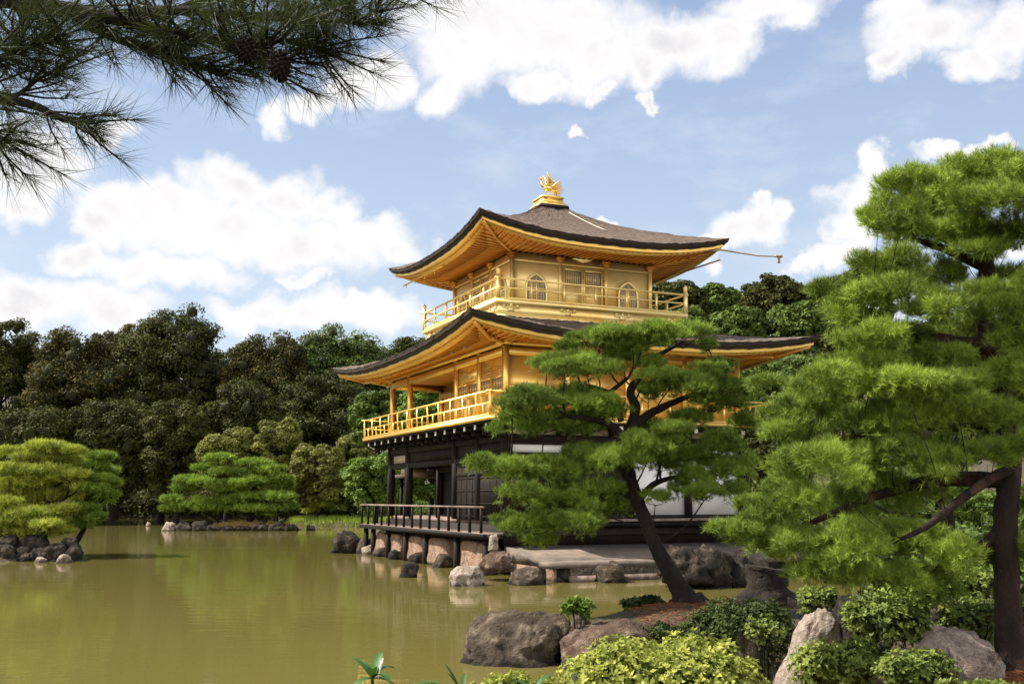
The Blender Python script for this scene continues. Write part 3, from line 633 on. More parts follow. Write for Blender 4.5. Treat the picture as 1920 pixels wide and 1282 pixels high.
# ------------------------------------------------------------------ stone landing beside the pavilion
def rot_box(m,a0,a1,b0,b1,z0,z1,z1b=None):
    z1b=z1 if z1b is None else z1b; V=[]
    for z in (0,1):
        for b in (b0,b1):
            for a in (a0,a1):
                x,y=Lw(a,b); V.append((x,y,z0 if z==0 else (z1 if b==b0 else z1b)))
    m.add(V,BOXF); return m
ld=empty('stone_landing',(*Lw(4,-2.2),0),label='low flat stone landing beside the water in front of the white panels',cat='landing')
lx,ly=Lw(4,-2.2)
def at(mb):
    for v in mb.V: v[:,0]-=lx; v[:,1]-=ly
    return mb
sub(at(rot_box(rot_box(MB(),-.3,9.6,-3.75,-2.9,.36,.50),-.3,9.2,-2.9,-.6,.38,.50,.80)),'paved_top','stone_grey',ld)
sub(at(rot_box(MB(),-.15,9.6,-3.62,-1.0,-.5,.355)),'side_wall','rock_dark',ld)
sub(at(rot_box(MB(),-.28,-.15,-3.66,-1.0,-.5,.352)),'end_wall','stone_pink',ld)
sub(at(rot_box(MB(),.2,9.5,-3.80,-3.66,-.05,.16)),'foot_beam','deck_wood',ld)

# ------------------------------------------------------------------ rocks
def rock_mesh(rad, seed, sub_=4, cuts=14, rough=.10, fs=1.6, boxy=False):
    bm=bmesh.new(); bmesh.ops.create_icosphere(bm,subdivisions=sub_,radius=1)
    V=np.array([v.co[:] for v in bm.verts]); F=np.array([[v.index for v in f.verts] for f in bm.faces]); bm.free()
    r=np.random.default_rng(seed)
    for _ in range(cuts):
        n=nrm(r.normal(size=3)); d=r.uniform(.62,.88); V=V-n*np.maximum(0,V@n-d)[:,None]*.92
    V=np.sign(V)*np.abs(V)**.80
    off=Vector(r.uniform(-50,50,3))
    nz=np.array([mnoise.fractal(Vector(v)*fs+off,1.0,2.1,5) for v in V]); n2=np.array([mnoise.ridged_multi_fractal(Vector(v)*fs*2.2+off,1.0,2.0,4,1.0,2.0) for v in V])
    n3=np.array([mnoise.ridged_multi_fractal(Vector(v)*fs*5.5+off,1.0,2.0,3,1.0,2.0) for v in V]) if sub_>=4 else 0
    V=V*(1+rough*1.1*nz+rough*.40*(n2-1.2)+rough*.16*(n3-1.2))[:,None]
    if boxy: V=np.sign(V)*np.abs(V)**.6
    V[:,:2]*=(1+.35*np.clip(-V[:,2],0,1))[:,None]
    return V*np.array(rad),F
def rock(u,v,wpx,hpx,Y,m,label,seed,group=None,name='rock',sub_=3,rz=0,deep=.9,z0=None,cuts=9,rough=.14,lean=0):
    """rock whose foot stands at pixel (u,v) at depth Y; w,h in photo pixels"""
    s=Y/FPX; rx=wpx*s/2*1.1; rzz=hpx*s
    b=P(u,v,Y); base=max(-.15,gz(b[0],b[1])-.12) if z0 is None else z0
    V,F=rock_mesh((rx*.88,rx*deep,rzz*1.0),seed,sub_,cuts,rough*1.35)
    V[:,2]=np.maximum(V[:,2],-.35*rzz-.1); V[:,0]+=lean*V[:,2]
    ca,sa=math.cos(rz),math.sin(rz); 
    zb=min(b[2],.4)
    o=mesh_obj(name,V,F,M[m],None,smooth=False,loc=(b[0],b[1],b[2]))
    return tag(o,label,'rock',group)
rock(968,1222,205,80,14.7,'rock_brown','big rugged brown rock rising from the pond, first one out in the water',11,sub_=5,deep=.8,rough=.12,cuts=5,name='boulder')
rock(1150,1234,205,68,14.3,'rock_red','low reddish rounded rock partly behind the yellow green shrub',12,sub_=5,deep=.8,rough=.10,cuts=5,name='boulder')
rock(1524,1240,100,100,12.2,'rock_pale','tall leaning pale rock sunlit on one side beside the dark hedge',13,sub_=5,deep=.8,cuts=6,rough=.09,name='boulder',lean=.34,z0=None)
rock(1800,1256,150,80,10.2,'rock_pale','pale craggy rock among red fallen needles near the big trunk',14,sub_=5,deep=.9,cuts=8,rough=.12,name='boulder')
rock(1683,1258,62,48,10.6,'rock_pale','small pointed pale rock between two leafy shrubs',15,sub_=4,cuts=20,name='boulder',lean=.3)
rock(1395,1215,60,52,13.2,'rock_brown','small brown rock half hidden under the dark hedge',16,sub_=4,name='boulder')
rock(1760,1292,130,26,10.0,'rock_pale','flat pale stone at the lower edge of the red needles',17,sub_=4,name='boulder')
rock(1090,1152,36,30,15.0,'rock_brown','small rock with green weeds at the tip of the bank',18,sub_=4,name='boulder')
rock(1600,1190,90,70,12.2,'rock_dark','shadowed rock face right behind the tall pale rock',19,sub_=4,name='boulder')
# dark stump on the bank
st=MB(); sx,sy=P(1440,1130,17.5)[:2]; pts=[(0,0,-.1),(.0,0,.15),(-.02,0,.35),(.02,0,.62)]; st.tube(*spline(pts,5,[.62,.42,.34,.36]),14,jit=.10)
for k in range(7):
    a=k*.9; st.tube(*spline([(math.cos(a)*.2,math.sin(a)*.2,.2),(math.cos(a)*.55,math.sin(a)*.5,.02),(math.cos(a)*.95,math.sin(a)*.8,-.12)],4,[.16,.11,.04]),8,jit=.1)
tag(st.build('tree_stump',M['bark_dark'],None,True,loc=(sx,sy,gz(sx,sy))),'dark cut tree stump with spreading roots on the bank','stump')

ORD=['first','second','third','fourth','fifth','sixth','seventh','eighth','ninth','tenth','eleventh','twelfth','thirteenth','fourteenth']
# foundation stones under the deck, along its outer edge
dstones=[(12.1,.55,.5,'rock_dark'),(11.5,.50,.75,'rock_pale'),(10.6,1.1,.92,'stone_pink'),(9.9,.5,.62,'rock_brown'),(8.9,1.5,.95,'stone_pink'),(7.9,.55,.6,'rock_dark'),
 (6.6,1.7,.95,'stone_pink'),(5.55,.5,.66,'rock_dark'),(4.3,1.7,.95,'stone_pink'),(3.2,.6,.7,'rock_brown'),(1.6,1.6,.95,'stone_pink'),(.3,.9,.9,'stone_pink'),(-.35,.6,.62,'rock_red')]
for i,(b,w,h,m) in enumerate(dstones):
    pk='pink' in m; x,y=Lw(-.42 if pk else -.80,b); V,F=rock_mesh((.30 if pk else .34,w*.58,h*.5 if pk else h*.62),200+i,4 if pk else 3,8 if pk else 14,.05 if pk else .14,boxy=pk)
    o=mesh_obj('foundation_stone',V,F,M[m],None,loc=(x,y,.42 if pk else 0)); o.rotation_euler=(0,0,TH)
    kind={'stone_pink':'squared pink stone','rock_dark':'dark rounded stone','rock_brown':'brown rough stone','rock_pale':'pale upright stone','rock_red':'reddish stone'}[m]
    tag(o,f'{kind} under the pavilion deck, {ORD[i]} from the far corner','stone','foundation stones under the pavilion deck')
rock(652,1028,60,34,42.5,'rock_dark','dark jagged rock in the pond at the far corner of the deck',31,sub_=4)
rock(683,1030,34,26,42.0,'rock_brown','small brown rock beside the dark jagged one at the deck corner',32)
rock(768,1075,36,22,29.6,'rock_dark','lone dark rock in the water in front of the deck stones',33)
rock(876,1088,66,28,26.8,'rock_pale','pale topped rock in the water at the landing corner',34,sub_=4)
rock(928,1056,60,24,28.5,'rock_red','reddish rock between deck end and stone landing',35,sub_=4)
rock(985,1086,66,22,27.2,'rock_brown','flat brown rock in the water before the stone landing',36,sub_=4)
rock(1012,1086,26,24,27.4,'rock_dark','small dark block touching the flat brown rock',37)
rock(1148,1076,60,22,27.9,'rock_brown','brown rock in the water halfway along the stone landing',38,sub_=4)
rock(925,1018,22,20,29.9,'rock_pale','pale stone standing at the near corner of the deck',39)
for i,(u,v,w,h) in enumerate([(1290,1070,84,46),(1335,1078,80,50),(1380,1080,70,42),(1262,1066,56,28),(1410,1082,70,36)]):
    rock(u,v,w,h,26.2+.3*i,'rock_dark',['dark rock right of the leaning trunk, tallest of its heap','dark craggy rock in the middle of the heap beyond the leaning trunk','dark rock behind the pine boughs at the end of the landing','low dark rock against the leaning trunk on the landing','dark rock hidden behind the stump'][i],40+i,sub_=4,group='dark rocks at the end of the landing',cuts=7,rough=.24)
# left island rocks
for i,(u,v,w,h) in enumerate([(12,1042,52,34),(44,1046,40,30),(76,1045,44,34),(108,1041,46,34),(138,1037,38,24),(62,1024,60,30),(18,1020,40,24),(132,1020,36,18)]):
    rock(u,v,w*.95,h*.66,37.0+(.6 if v<1030 else 0),'rock_dark',f'dark rock on the shore of the small pine island, {ORD[i]} counted from the frame edge',60+i,sub_=4,group='rocks around the near left island',rough=.14)
rock(78,1052,22,9,36.2,'rock_pale','small white stone at the waterline of the dark island rocks',69)
rock(120,1050,30,12,36.0,'rock_pale','low white stone at the tip of the dark island rocks',70)
# middle island rocks
for i,(u,v,w,h) in enumerate([(318,992,26,26),(345,992,34,28),(375,992,32,26),(400,993,30,16),(425,993,26,14),(455,993,30,14),(488,992,34,20),(520,992,36,26),(545,991,26,16)]):
    rock(u,v,w*1.1,h*.6,70.6,'rock_pale' if i==0 else 'rock_dark',f'{"pale" if i==0 else "dark"} rock edging the middle island, {ORD[i]} along its waterline',80+i,group='rocks edging the middle island')
rock(190,979,26,7,104,'rock_pale','small white rock breaking the water near the far shore',95)
rock(278,989,10,12,82,'rock_pale','tiny white rock alone in the pond beside the middle island',96)
rock(582,991,18,8,72,'rock_brown','small brown rock in the water right of the middle island',97)
for i,u in enumerate((150,178,205,236,262,290)):
    rock(u,969,30,10+ (i%3)*5,112.5,'rock_brown','grey brown stone on the far shore below the dark trees',110+i,group='stones on the far shore')

# ------------------------------------------------------------------ foliage
def needle_mesh(Cc,A,k,L_,w,spread,rng,along=.35,droop=0.0):
    n=len(Cc); C_=np.repeat(Cc,k,0); A_=np.repeat(A,k,0)
    d=nrm(A_+rng.normal(size=(n*k,3))*spread); d[:,2]-=droop; d=nrm(d)
    base=C_+A_*(rng.uniform(-along,along,(n*k,1))*L_)
    ln=L_*rng.uniform(.65,1.15,(n*k,1)); sd=nrm(np.cross(d,rng.normal(size=(n*k,3))))*w/2
    V=np.stack([base-sd,base+sd,base+d*ln],1).reshape(-1,3); F=np.arange(n*k*3).reshape(-1,3)
    t=np.clip(np.repeat(rng.uniform(0,1,n),k)*.6+rng.uniform(0,.5,n*k),0,1)
    return V,F,t
def sphere_dirs(n,rng,up=.0):
    d=nrm(rng.normal(size=(n,3))); 
    if up>0: flip=(d[:,2]<0)&(rng.uniform(size=n)<up); d[flip,2]*=-1
    return d
def lumpy(d,seed,amp=.22):
    r=np.random.default_rng(seed); s=np.zeros(len(d))
    for _ in range(5):
        f=r.normal(size=3)*3.2; s+=np.sin(d@f+r.uniform(0,6.3))
    return 1+amp*s/2.2
def pads_tufts(pads,dens,rng,up=.75,fill=.25):
    """every pad is a cushion of smaller puffs; tufts sit on the puffs"""
    Cs=[];As=[];Ts=[]
    for i,(c_,r_) in enumerate(pads):
        c_=np.array(c_);r_=np.array(r_); m=int(np.clip(round(7*(r_[0]/(r_[2]+1e-6))**.7),7,16))
        bd=sphere_dirs(m,rng,.8); bc=c_+bd*r_*rng.uniform(.42,.86,(m,1)); br=np.array([r_[0]*.42,r_[1]*.42,max(r_[2]*.52,r_[0]*.16)])
        area=4*np.pi*((br[0]*br[1])**1.6/3+(br[0]*br[2])**1.6/3+(br[1]*br[2])**1.6/3)**(1/1.6)
        for k in range(m):
            n=int(area*dens)+4; d=sphere_dirs(n,rng,up); q=np.where(rng.uniform(size=n)<fill,rng.uniform(.2,.8,n),rng.uniform(.82,1.08,n)); sc=rng.uniform(.75,1.2)
            Cs.append(bc[k]+d*br*sc*q[:,None]); a=nrm(d/br*br.min())*.8+np.array([0,0,.6]); As.append(nrm(a)); Ts.append(np.full(n,rng.uniform(0,1)))
    return np.concatenate(Cs),np.concatenate(As),np.concatenate(Ts)
def pxpads(lst,Y,dy=.8,jit=.0,rng=R):
    out=[]
    for it in lst:
        u,v,rx,ry=it[:4]; yy=Y+(it[4] if len(it)>4 else rng.uniform(-jit,jit)); s=yy/FPX
        out.append((P(u,v,yy),(rx*s,rx*s*dy,ry*s)))
    return out
def twigs(mb,pads,frm,rng,r0=.05,n=3):
    """limbs from the nearest trunk point into each pad"""
    frm=np.array(frm)
    for (c_,r_) in pads:
        c_=np.array(c_); t=c_-np.array([0,0,r_[2]*.45]); i=np.argmin(np.linalg.norm(frm-(t-np.array([0,0,.35])),axis=1)); p=frm[i]
        mid=(p+t)/2+rng.normal(size=3)*.06*np.linalg.norm(t-p)-np.array([0,0,.05]); L_=np.linalg.norm(t-p)
        rr=r0*min(1.2,.5+L_*.35); pts,rad=spline([p,mid,t],6,[rr,rr*.7,rr*.4]); mb.tube(pts,rad,7,jit=.1)
        for k in range(n):
            e=c_+np.array([rng.uniform(-.8,.8)*r_[0],rng.uniform(-.8,.8)*r_[1],rng.uniform(-.2,.3)*r_[2]])
            m_=(t+e)/2+rng.normal(size=3)*.05; pts,rad=spline([t,m_,e],4,[rr*.4,rr*.28,rr*.12]); mb.tube(pts,rad,5)

_I2=[]
def ico2():
    if not _I2:
        bm=bmesh.new(); bmesh.ops.create_icosphere(bm,subdivisions=2,radius=1); _I2.append((np.array([v.co[:] for v in bm.verts]),np.array([[v.index for v in f.verts] for f in bm.faces]))); bm.free()
    return _I2[0]
def pine(name,label,pads,trunk,trads,mneedle,mbark,seed,L_,w,k,dens,spread=.75,limbs=(),r0=.05,up=.75,group=None,tw=3,seg=12,fill=.25):
    rng=np.random.default_rng(seed); base=np.array(trunk[0]); root=empty(name,base,label=label,cat='pine tree' ,group=group)
    mb=MB(); pts,rad=spline(trunk,8,trads); mb.tube(pts,rad,seg,jit=.10)
    allp=[pts]
    for (lp,lr) in limbs: q,qr=spline(lp,6,lr); mb.tube(q,qr,8,jit=.08); allp.append(q)
    twigs(mb,pads,np.concatenate(allp),rng,r0,tw)
    for v in mb.V: v-=base
    mb.build('trunk',M[mbark],root,True)
    Cc,A,tb=pads_tufts(pads,dens,rng,up,fill); V,F,t=needle_mesh(Cc,A,k,L_,w,spread,rng); t=np.clip(t*.75+np.repeat(tb,k)*.35-.05,0,1); mesh_obj('crown',V-base,F,M[mneedle],root,tint=t)
    return root

# --- the leaning garden pine in front of the pavilion
YM=16.3
mp=[(1130,640,62,24),(1205,636,80,26),(1290,632,52,30),(1075,655,30,16),(1330,650,20,14),(1025,690,40,24),(1100,690,70,26),(1170,676,52,24),(1215,690,40,20),(1060,700,40,20),
 (1250,722,58,30,-.25),(1335,702,44,22,-.2),(1305,738,64,30,-.3),(1385,748,50,34,-.1),(1340,760,50,26,-.2),(1160,868,60,30,-.5),(1215,850,50,28,-.5),(1120,690,50,22,-.3),(1185,640,50,24,-.3),(1195,830,40,20,-.45),(1400,800,36,24,.2),(1290,790,40,20,.3),(1215,745,34,26,.3),(1355,688,24,14),
 (1000,765,66,36),(1075,758,72,34),(955,800,42,28),(1020,800,70,26),(1090,800,60,26),(1140,785,46,24),(960,770,36,22),(1125,765,46,22),
 (1265,815,46,20),(1215,800,30,18,.3),
 (905,875,38,20),(960,885,60,28),(1030,890,66,30),(1110,868,72,28),(1175,855,52,22),(1240,868,60,32),(1300,872,62,36),(1355,850,50,36),(1365,900,46,36),(1228,938,26,20,-.2),(1300,905,50,30),(1400,880,22,30),(1320,930,40,18),
 (985,940,58,34),(1055,945,70,38),(1120,935,54,34),(955,980,34,18),(1000,990,62,26),(1070,985,60,24),(1150,960,36,26),(1010,1015,34,12),(1115,985,34,16)]
pads=pxpads(mp,YM,.85,.45)
tr=[P(1295,1150,16.2),P(1275,1105,16.2),P(1238,1040,16.2),P(1208,970,16.25),P(1182,900,16.3),P(1172,850,16.3),P(1180,805,16.3)]
lim=[([P(1180,805,16.3),P(1215,778,16.35),P(1250,760,16.4),P(1300,740,16.4),P(1350,735,16.5)],[.085,.07,.055,.04,.03]),
 ([P(1176,830,16.3),P(1150,800,16.2),P(1110,785,16.1),P(1060,780,16.1)],[.07,.06,.045,.03]),
 ([P(1180,812,16.3),P(1192,765,16.35),P(1182,735,16.35),P(1200,705,16.4),P(1230,670,16.4),P(1280,640,16.5)],[.085,.075,.065,.05,.04,.03]),
 ([P(1165,790,16.25),P(1152,745,16.2),P(1118,728,16.2),P(1090,722,16.15)],[.05,.045,.04,.03]),
 ([P(1135,742,16.2),P(1165,718,16.2),P(1178,708,16.2)],[.035,.032,.025]),
 ([P(1195,940,16.25),P(1230,905,16.5),P(1290,890,16.7),P(1350,880,16.9)],[.06,.045,.03,.02]),
 ([P(1190,925,16.35),P(1140,925,16.5),P(1080,945,16.5),P(1020,955,16.5)],[.06,.04,.03,.02]),
 ([P(1176,870,16.3),P(1120,875,16.5),P(1040,885,16.5),P(950,880,16.5)],[.05,.04,.03,.02])]
mid=pine('leaning_pine','leaning garden pine with layered green pads in front of the golden pavilion',pads,tr,[.23,.16,.118,.105,.105,.105,.09],'ndl_mid','bark_dark',21,.088,.0056,24,170,limbs=lim,r0=.025,spread=.72)
rt_=MB(); bp=P(1295,1150,16.2)
for k in range(7):
    a=k*.95+.3; rt_.tube(*spline([(math.cos(a)*.1,math.sin(a)*.1,.22),(math.cos(a)*.38,math.sin(a)*.38,.04),(math.cos(a)*.8,math.sin(a)*.7,-.10)],5,[.13,.09,.03]),8,jit=.12)
rt_.build('roots',M['bark_dark'],mid,True)

# --- the big pine on the right bank
YB=10.6
bp_=[(1715,352,70,38),(1790,345,80,40),(1880,330,70,40),(1940,350,70,50),(1690,400,60,40),(1770,400,90,46),(1870,400,90,50),(1960,420,80,50),(1645,425,42,34),(1720,440,70,34),(1800,450,80,34),(1890,455,60,26),
 (1570,545,50,30),(1625,515,60,36),(1700,505,70,36),(1760,530,60,40),(1600,580,70,40),(1680,565,80,44),(1550,592,22,16),(1750,590,70,44),(1890,530,60,36),(1960,560,80,50),(1880,590,60,40),
 (1598,645,42,22),(1640,640,60,34),(1700,650,70,40),(1590,690,50,24),(1800,650,60,44),(1870,660,70,44),(1960,680,80,50),(1750,690,80,36),
 (1470,790,50,36),(1530,752,66,36),(1610,725,76,38),(1700,730,80,38),(1790,735,76,36),(1880,735,80,40),(1970,760,80,50),
 (1455,825,38,30),(1510,830,66,44),(1600,800,84,48),(1690,800,84,48),(1780,800,74,44),(1860,800,50,34),(1560,880,70,44),(1640,870,80,46),(1720,860,70,40),(1480,880,50,30),
 (1380,1000,46,18),(1440,985,56,26),(1510,955,66,36),(1590,950,76,44),(1670,930,72,44),(1740,930,34,30),(1440,1030,54,22),(1500,1025,66,36),(1580,1030,76,44),(1660,1020,72,44),(1730,1030,64,40),(1800,1055,60,34),
 (1540,1080,56,26),(1620,1085,60,24),(1700,1100,56,46),(1760,1090,50,40),(1950,960,70,50),(1960,1050,60,50),(1870,1060,40,30),(1420,950,40,20),(1470,930,44,24),(1895,640,50,40,-.5),(1900,720,60,40,-.5),(1880,790,60,40,-.4),(1905,850,50,30,-.4),(1850,860,50,26,-.3),(1835,560,50,30,-.4),(1830,480,50,24,-.3),(1560,710,50,22),(1640,690,60,24),(1760,880,60,30,-.3)]
pads=pxpads(bp_,YB,.95,.75)
tr=[P(1900,1290,10.4),P(1893,1200,10.45),P(1888,1090,10.5),P(1885,980,10.5),P(1893,880,10.6),P(1880,760,10.6),P(1850,640,10.6),P(1848,540,10.7),P(1850,460,10.7),P(1830,390,10.7)]
lim=[([P(1888,880,10.5),P(1845,905,10.35),P(1790,945,10.2),P(1740,985,10.1),P(1690,1010,10.0)],[.06,.05,.045,.035,.02]),
 ([P(1880,800,10.6),P(1800,800,10.7),P(1700,800,10.9),P(1590,820,11.0),P(1500,830,11.0)],[.07,.055,.04,.03,.02]),
 ([P(1855,650,10.6),P(1780,640,10.6),P(1700,620,10.5),P(1620,600,10.5)],[.09,.07,.05,.03]),
 ([P(1848,500,10.7),P(1780,470,10.8),P(1720,450,10.8)],[.07,.05,.03]),([P(1885,990,10.5),P(1830,1030,10.6),P(1760,1060,10.6)],[.08,.05,.03]),
 ([P(1880,900,10.6),P(1760,900,10.9),P(1640,930,11),P(1520,980,11)],[.09,.07,.05,.03])]
pine('large_pine','big bushy pine with thick trunk and fresh green needles beside the bank rocks',pads,tr,[.17,.135,.12,.115,.115,.105,.09,.08,.07,.045],'ndl_big','bark_red',22,.088,.0046,26,185,limbs=lim,r0=.008,spread=.72,tw=1)
# second trunk glimpsed behind
pads=pxpads([(1510,735,50,24),(1435,725,36,18),(1760,930,70,60),(1690,960,70,50),(1800,760,90,60),(1600,900,90,50)],14.5,.9,.6)
pine('background_pine','darker pine with thin trunk directly behind the big bushy pine',pads,[P(1775,1040,14.5),P(1770,960,14.5),P(1765,880,14.5),P(1720,780,14.6),P(1640,700,14.7)],[.15,.12,.11,.08,.05],'ndl_mid','bark_dark',23,.12,.007,18,80,r0=.04)

# --- island pines (stepped pads, farther away)
def far_pine(label,lst,Y,base,top,mm,seed,dens=22,L_=.22,w=.028,k=14,group=None,jit=.8,tr_r=.16,dy=1.1):
    pads=[(c_,(a_*.88,b_,h_*.66)) for c_,(a_,b_,h_) in pxpads(lst,Y,dy,jit,np.random.default_rng(seed))]; b=P(*base,Y); b[2]=gz(b[0],b[1])-.1
    t=P(*top,Y); m1=(b*.6+t*.4)+np.array([.35,0,0]); m2=(b*.25+t*.75)-np.array([.25,0,0])
    return pine('pond_pine',label,pads,[b,m1,m2,t],[tr_r,tr_r*.8,tr_r*.6,tr_r*.35],mm,'bark_dark',seed,L_,w,k,dens,r0=.06,group=group,tw=2,seg=8,up=.93,spread=.7,fill=.12)
far_pine('golden green cloud pruned pine on the near left island',[(95,842,46,9),(135,848,26,7),(60,862,40,11),(110,866,50,11),(150,874,26,9),(30,850,34,10),(80,888,60,12),(20,884,46,13),(130,896,44,12),(60,912,60,13),(150,915,26,10),(10,912,34,12),(100,930,60,12),(40,940,50,12),(155,932,20,8)],40,(72,1015),(85,850),'ndl_gold',301,dens=30,tr_r=.12)
far_pine('low spreading golden pine bough over the island rocks',[(20,962,50,10),(70,968,50,11),(105,975,20,10),(30,984,46,11),(90,988,34,9),(8,945,26,9),(10,1002,34,10),(60,1000,44,10),(105,998,34,9),(120,960,34,12)],38.2,(30,1025),(50,965),'ndl_gold',302,dens=34,tr_r=.10)
far_pine('deep green stepped pine behind the golden one on the left',[(190,858,28,5),(180,876,30,6),(205,884,22,5),(190,900,30,6),(212,908,16,6),(180,918,34,6),(205,930,24,6),(180,940,36,8),(160,958,34,10),(178,972,30,9),(150,985,30,9)],40.4,(118,1008),(188,862),'ndl_far',303,dens=24,tr_r=.12)
far_pine('stepped green pine with flat top pad on the middle island',[(412,862,34,6),(395,880,34,8),(425,890,34,12),(360,902,38,7),(395,908,44,10),(345,918,30,8),(425,920,34,14),(318,938,26,9),(345,950,34,9),(380,942,26,9),(400,955,34,10),(320,956,24,8),(430,945,30,16)],72.5,(405,985),(410,868),'ndl_far',304,dens=12,L_=.3,w=.05)
far_pine('rounded bushy green pine at the right end of the middle island',[(480,872,38,9),(455,890,30,10),(505,885,36,12),(525,900,30,10),(450,910,30,12),(485,905,44,16),(530,915,30,12),(470,935,44,16),(520,935,40,16),(445,945,30,14),(495,958,50,12),(545,950,18,12)],72.5,(495,985),(490,885),'ndl_far',305,dens=12,L_=.3,w=.05)
far_pine('small low pine spreading over the far grassy bank',[(600,948,22,4),(622,938,14,3),(585,958,18,4),(630,955,20,4)],82,(605,972),(605,950),'ndl_gold',306,dens=14,L_=.25,w=.04,tr_r=.08)

# --- broadleaf trees
ICO=None
def ico1():
    global ICO
    if ICO is None:
        bm=bmesh.new(); bmesh.ops.create_icosphere(bm,subdivisions=1,radius=1); ICO=(np.array([v.co[:] for v in bm.verts]),np.array([[v.index for v in f.verts] for f in bm.faces])); bm.free()
    return ICO
def leaf_quads(Cc,Nn,size,rng,aspect=.55):
    n=len(Cc); t=nrm(np.cross(Nn,rng.normal(size=(n,3)))); b=np.cross(Nn,t); s=size*rng.uniform(.6,1.3,(n,1))
    V=np.stack([Cc-t*s*.5,Cc+b*s*.5*aspect+Nn*s*.05,Cc+t*s*.5,Cc-b*s*.5*aspect+Nn*s*.05],1).reshape(-1,3)
    return V,np.arange(n*4).reshape(-1,4)
def clumps(ell,ncl,crad,rng,top=.3,inner=.25):
    """clump centres over a lumpy ellipsoid; ell=(centre,radii)"""
    c_,r_=map(np.array,ell); d=sphere_dirs(ncl,rng,top); d=np.sign(d)*np.abs(d)**.8; q=np.where(rng.uniform(size=ncl)<inner,rng.uniform(.35,.75,ncl),rng.uniform(.75,1.0,ncl))*lumpy(d,int(rng.integers(1e6)),.09)
    return c_+d*(r_-crad*.9)*q[:,None]
def broad(name,label,u0,u1,vtop,vbot,Y,mm,seed,cat='tree',leaf=.21,n_cl=60,per=240,group=None,trunk=.35,bark='bark_dark',core=True,depth=.9,cf=.19,vbase=None):
    rng=np.random.default_rng(seed); n_cl=int(n_cl*2.2); s=Y/FPX; uc=(u0+u1)/2; rx=(u1-u0)/2*s; ctr=P(uc,(vtop+vbot)/2,Y); rz=(P(uc,vtop,Y)[2]-P(uc,vbot,Y)[2])/2
    base=np.array([ctr[0],Y,gz(ctr[0],Y)-.1]); root=empty(name,base,label=label,cat=cat,group=group)
    cr=cf*min(rx,rz*1.2); cc_=clumps((ctr,(rx*1.08,rx*depth,rz*.94)),n_cl,cr,rng); crs=cr*rng.uniform(.7,1.3,n_cl)
    n=n_cl*per; ci=np.repeat(np.arange(n_cl),per); d=sphere_dirs(n,rng,.45); rr=rng.uniform(.75,1.12,n)
    Cc=cc_[ci]+d*(crs[ci]*rr)[:,None]*np.array([1.1,1.1,.85]); Nn=nrm(d*.8+rng.normal(size=(n,3))*.55+np.array([0,0,.45]))
    V,F=leaf_quads(Cc,Nn,leaf,rng,.7); t=np.clip(rng.uniform(0,1,n_cl)[ci]*.55+rng.uniform(0,.45,n),0,1)
    mesh_obj('crown',V-base,F,M[mm],root,tint=t)
    tm=MB(); H=ctr[2]-base[2]; tp=base+np.array([rng.normal()*.04*H,0,H]); pts,rad=spline([base,base+(tp-base)*.4+np.array([.02*H,0,0]),tp],6,[trunk,trunk*.7,trunk*.3]); tm.tube(pts,rad,8,jit=.08)
    for k in rng.choice(n_cl,min(n_cl,14),replace=False): 
        i=rng.integers(len(pts)//2,len(pts)); q,qr=spline([pts[i],(pts[i]+cc_[k])/2+rng.normal(size=3)*.04*H,cc_[k]],4,[trunk*.35,trunk*.22,trunk*.08]); tm.tube(q,qr,5)
    for v in tm.V: v-=base
    tm.build('trunk',M[bark],root,True)
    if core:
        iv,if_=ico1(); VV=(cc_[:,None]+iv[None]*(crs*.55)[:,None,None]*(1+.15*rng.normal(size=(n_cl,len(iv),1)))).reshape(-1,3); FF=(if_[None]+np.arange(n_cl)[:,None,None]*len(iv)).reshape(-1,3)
        mesh_obj('shade_blobs',VV-base,FF,M['core'],root)  # opaque dark blobs, shade put in behind the leaves
    return root
GL='tall trees along the far left shore'
broad('broadleaf_tree','tall dark broadleaf tree cut off by the frame edge beyond the golden island pine',-70,75,562,900,96,'lf_dark',401,n_cl=75,group=GL)
broad('broadleaf_tree','brownish broadleaf tree with lower crown between the edge tree and the tallest tree',50,250,606,905,92,'lf_brown',402,n_cl=90,group=GL)
broad('broadleaf_tree','widest and tallest dome shaped tree of the far left shore',205,420,568,880,94,'lf_dark',403,n_cl=120,group=GL)
broad('broadleaf_tree','dark brown green tree right of the notch of sky',412,585,604,880,93,'lf_brown',404,n_cl=90,group=GL)
broad('broadleaf_tree','brighter green tree whose crown shows just left of the lower roof',545,745,592,860,98,'lf_green',405,n_cl=90,group=GL)
broad('broadleaf_tree','small tree crown showing behind the upper balcony corner',715,860,604,800,104,'lf_dark',406,n_cl=50,group=GL)
broad('broadleaf_tree','shaded lower tree below the brownish crown above the left pines',-30,150,740,960,86,'lf_dark',407,n_cl=70,group=GL)
broad('broadleaf_tree','shaded lower tree behind the gap between island pines',130,300,730,965,88,'lf_dark',408,n_cl=80,group=GL)
broad('conifer_tree','dull feathery conifer in the shade above the middle island',270,400,732,950,86,'lf_dark',409,n_cl=70,group=GL)
broad('broadleaf_tree','dark filler tree in shade over the stepped island pine',380,560,700,950,89,'lf_dark',410,n_cl=80,group=GL)
broad('broadleaf_tree','dim green tree in shade under the tip of the lower roof',520,700,680,950,89,'lf_dark',411,n_cl=80,group=GL)
broad('broadleaf_tree','yellow brown low crown above the middle island pines',370,480,797,930,83,'lf_olive',412,n_cl=50,trunk=.2,group='sunlit smaller trees behind the middle island')
broad('broadleaf_tree','pointed yellow green tree standing up behind the island pines',470,570,768,930,83,'lf_olive',413,n_cl=50,trunk=.2,group='sunlit smaller trees behind the middle island')
broad('broadleaf_tree','round sunlit olive tree next to the grassy bank',540,650,822,965,81,'lf_olive',414,n_cl=60,trunk=.2,leaf=.28,group='sunlit smaller trees behind the middle island')
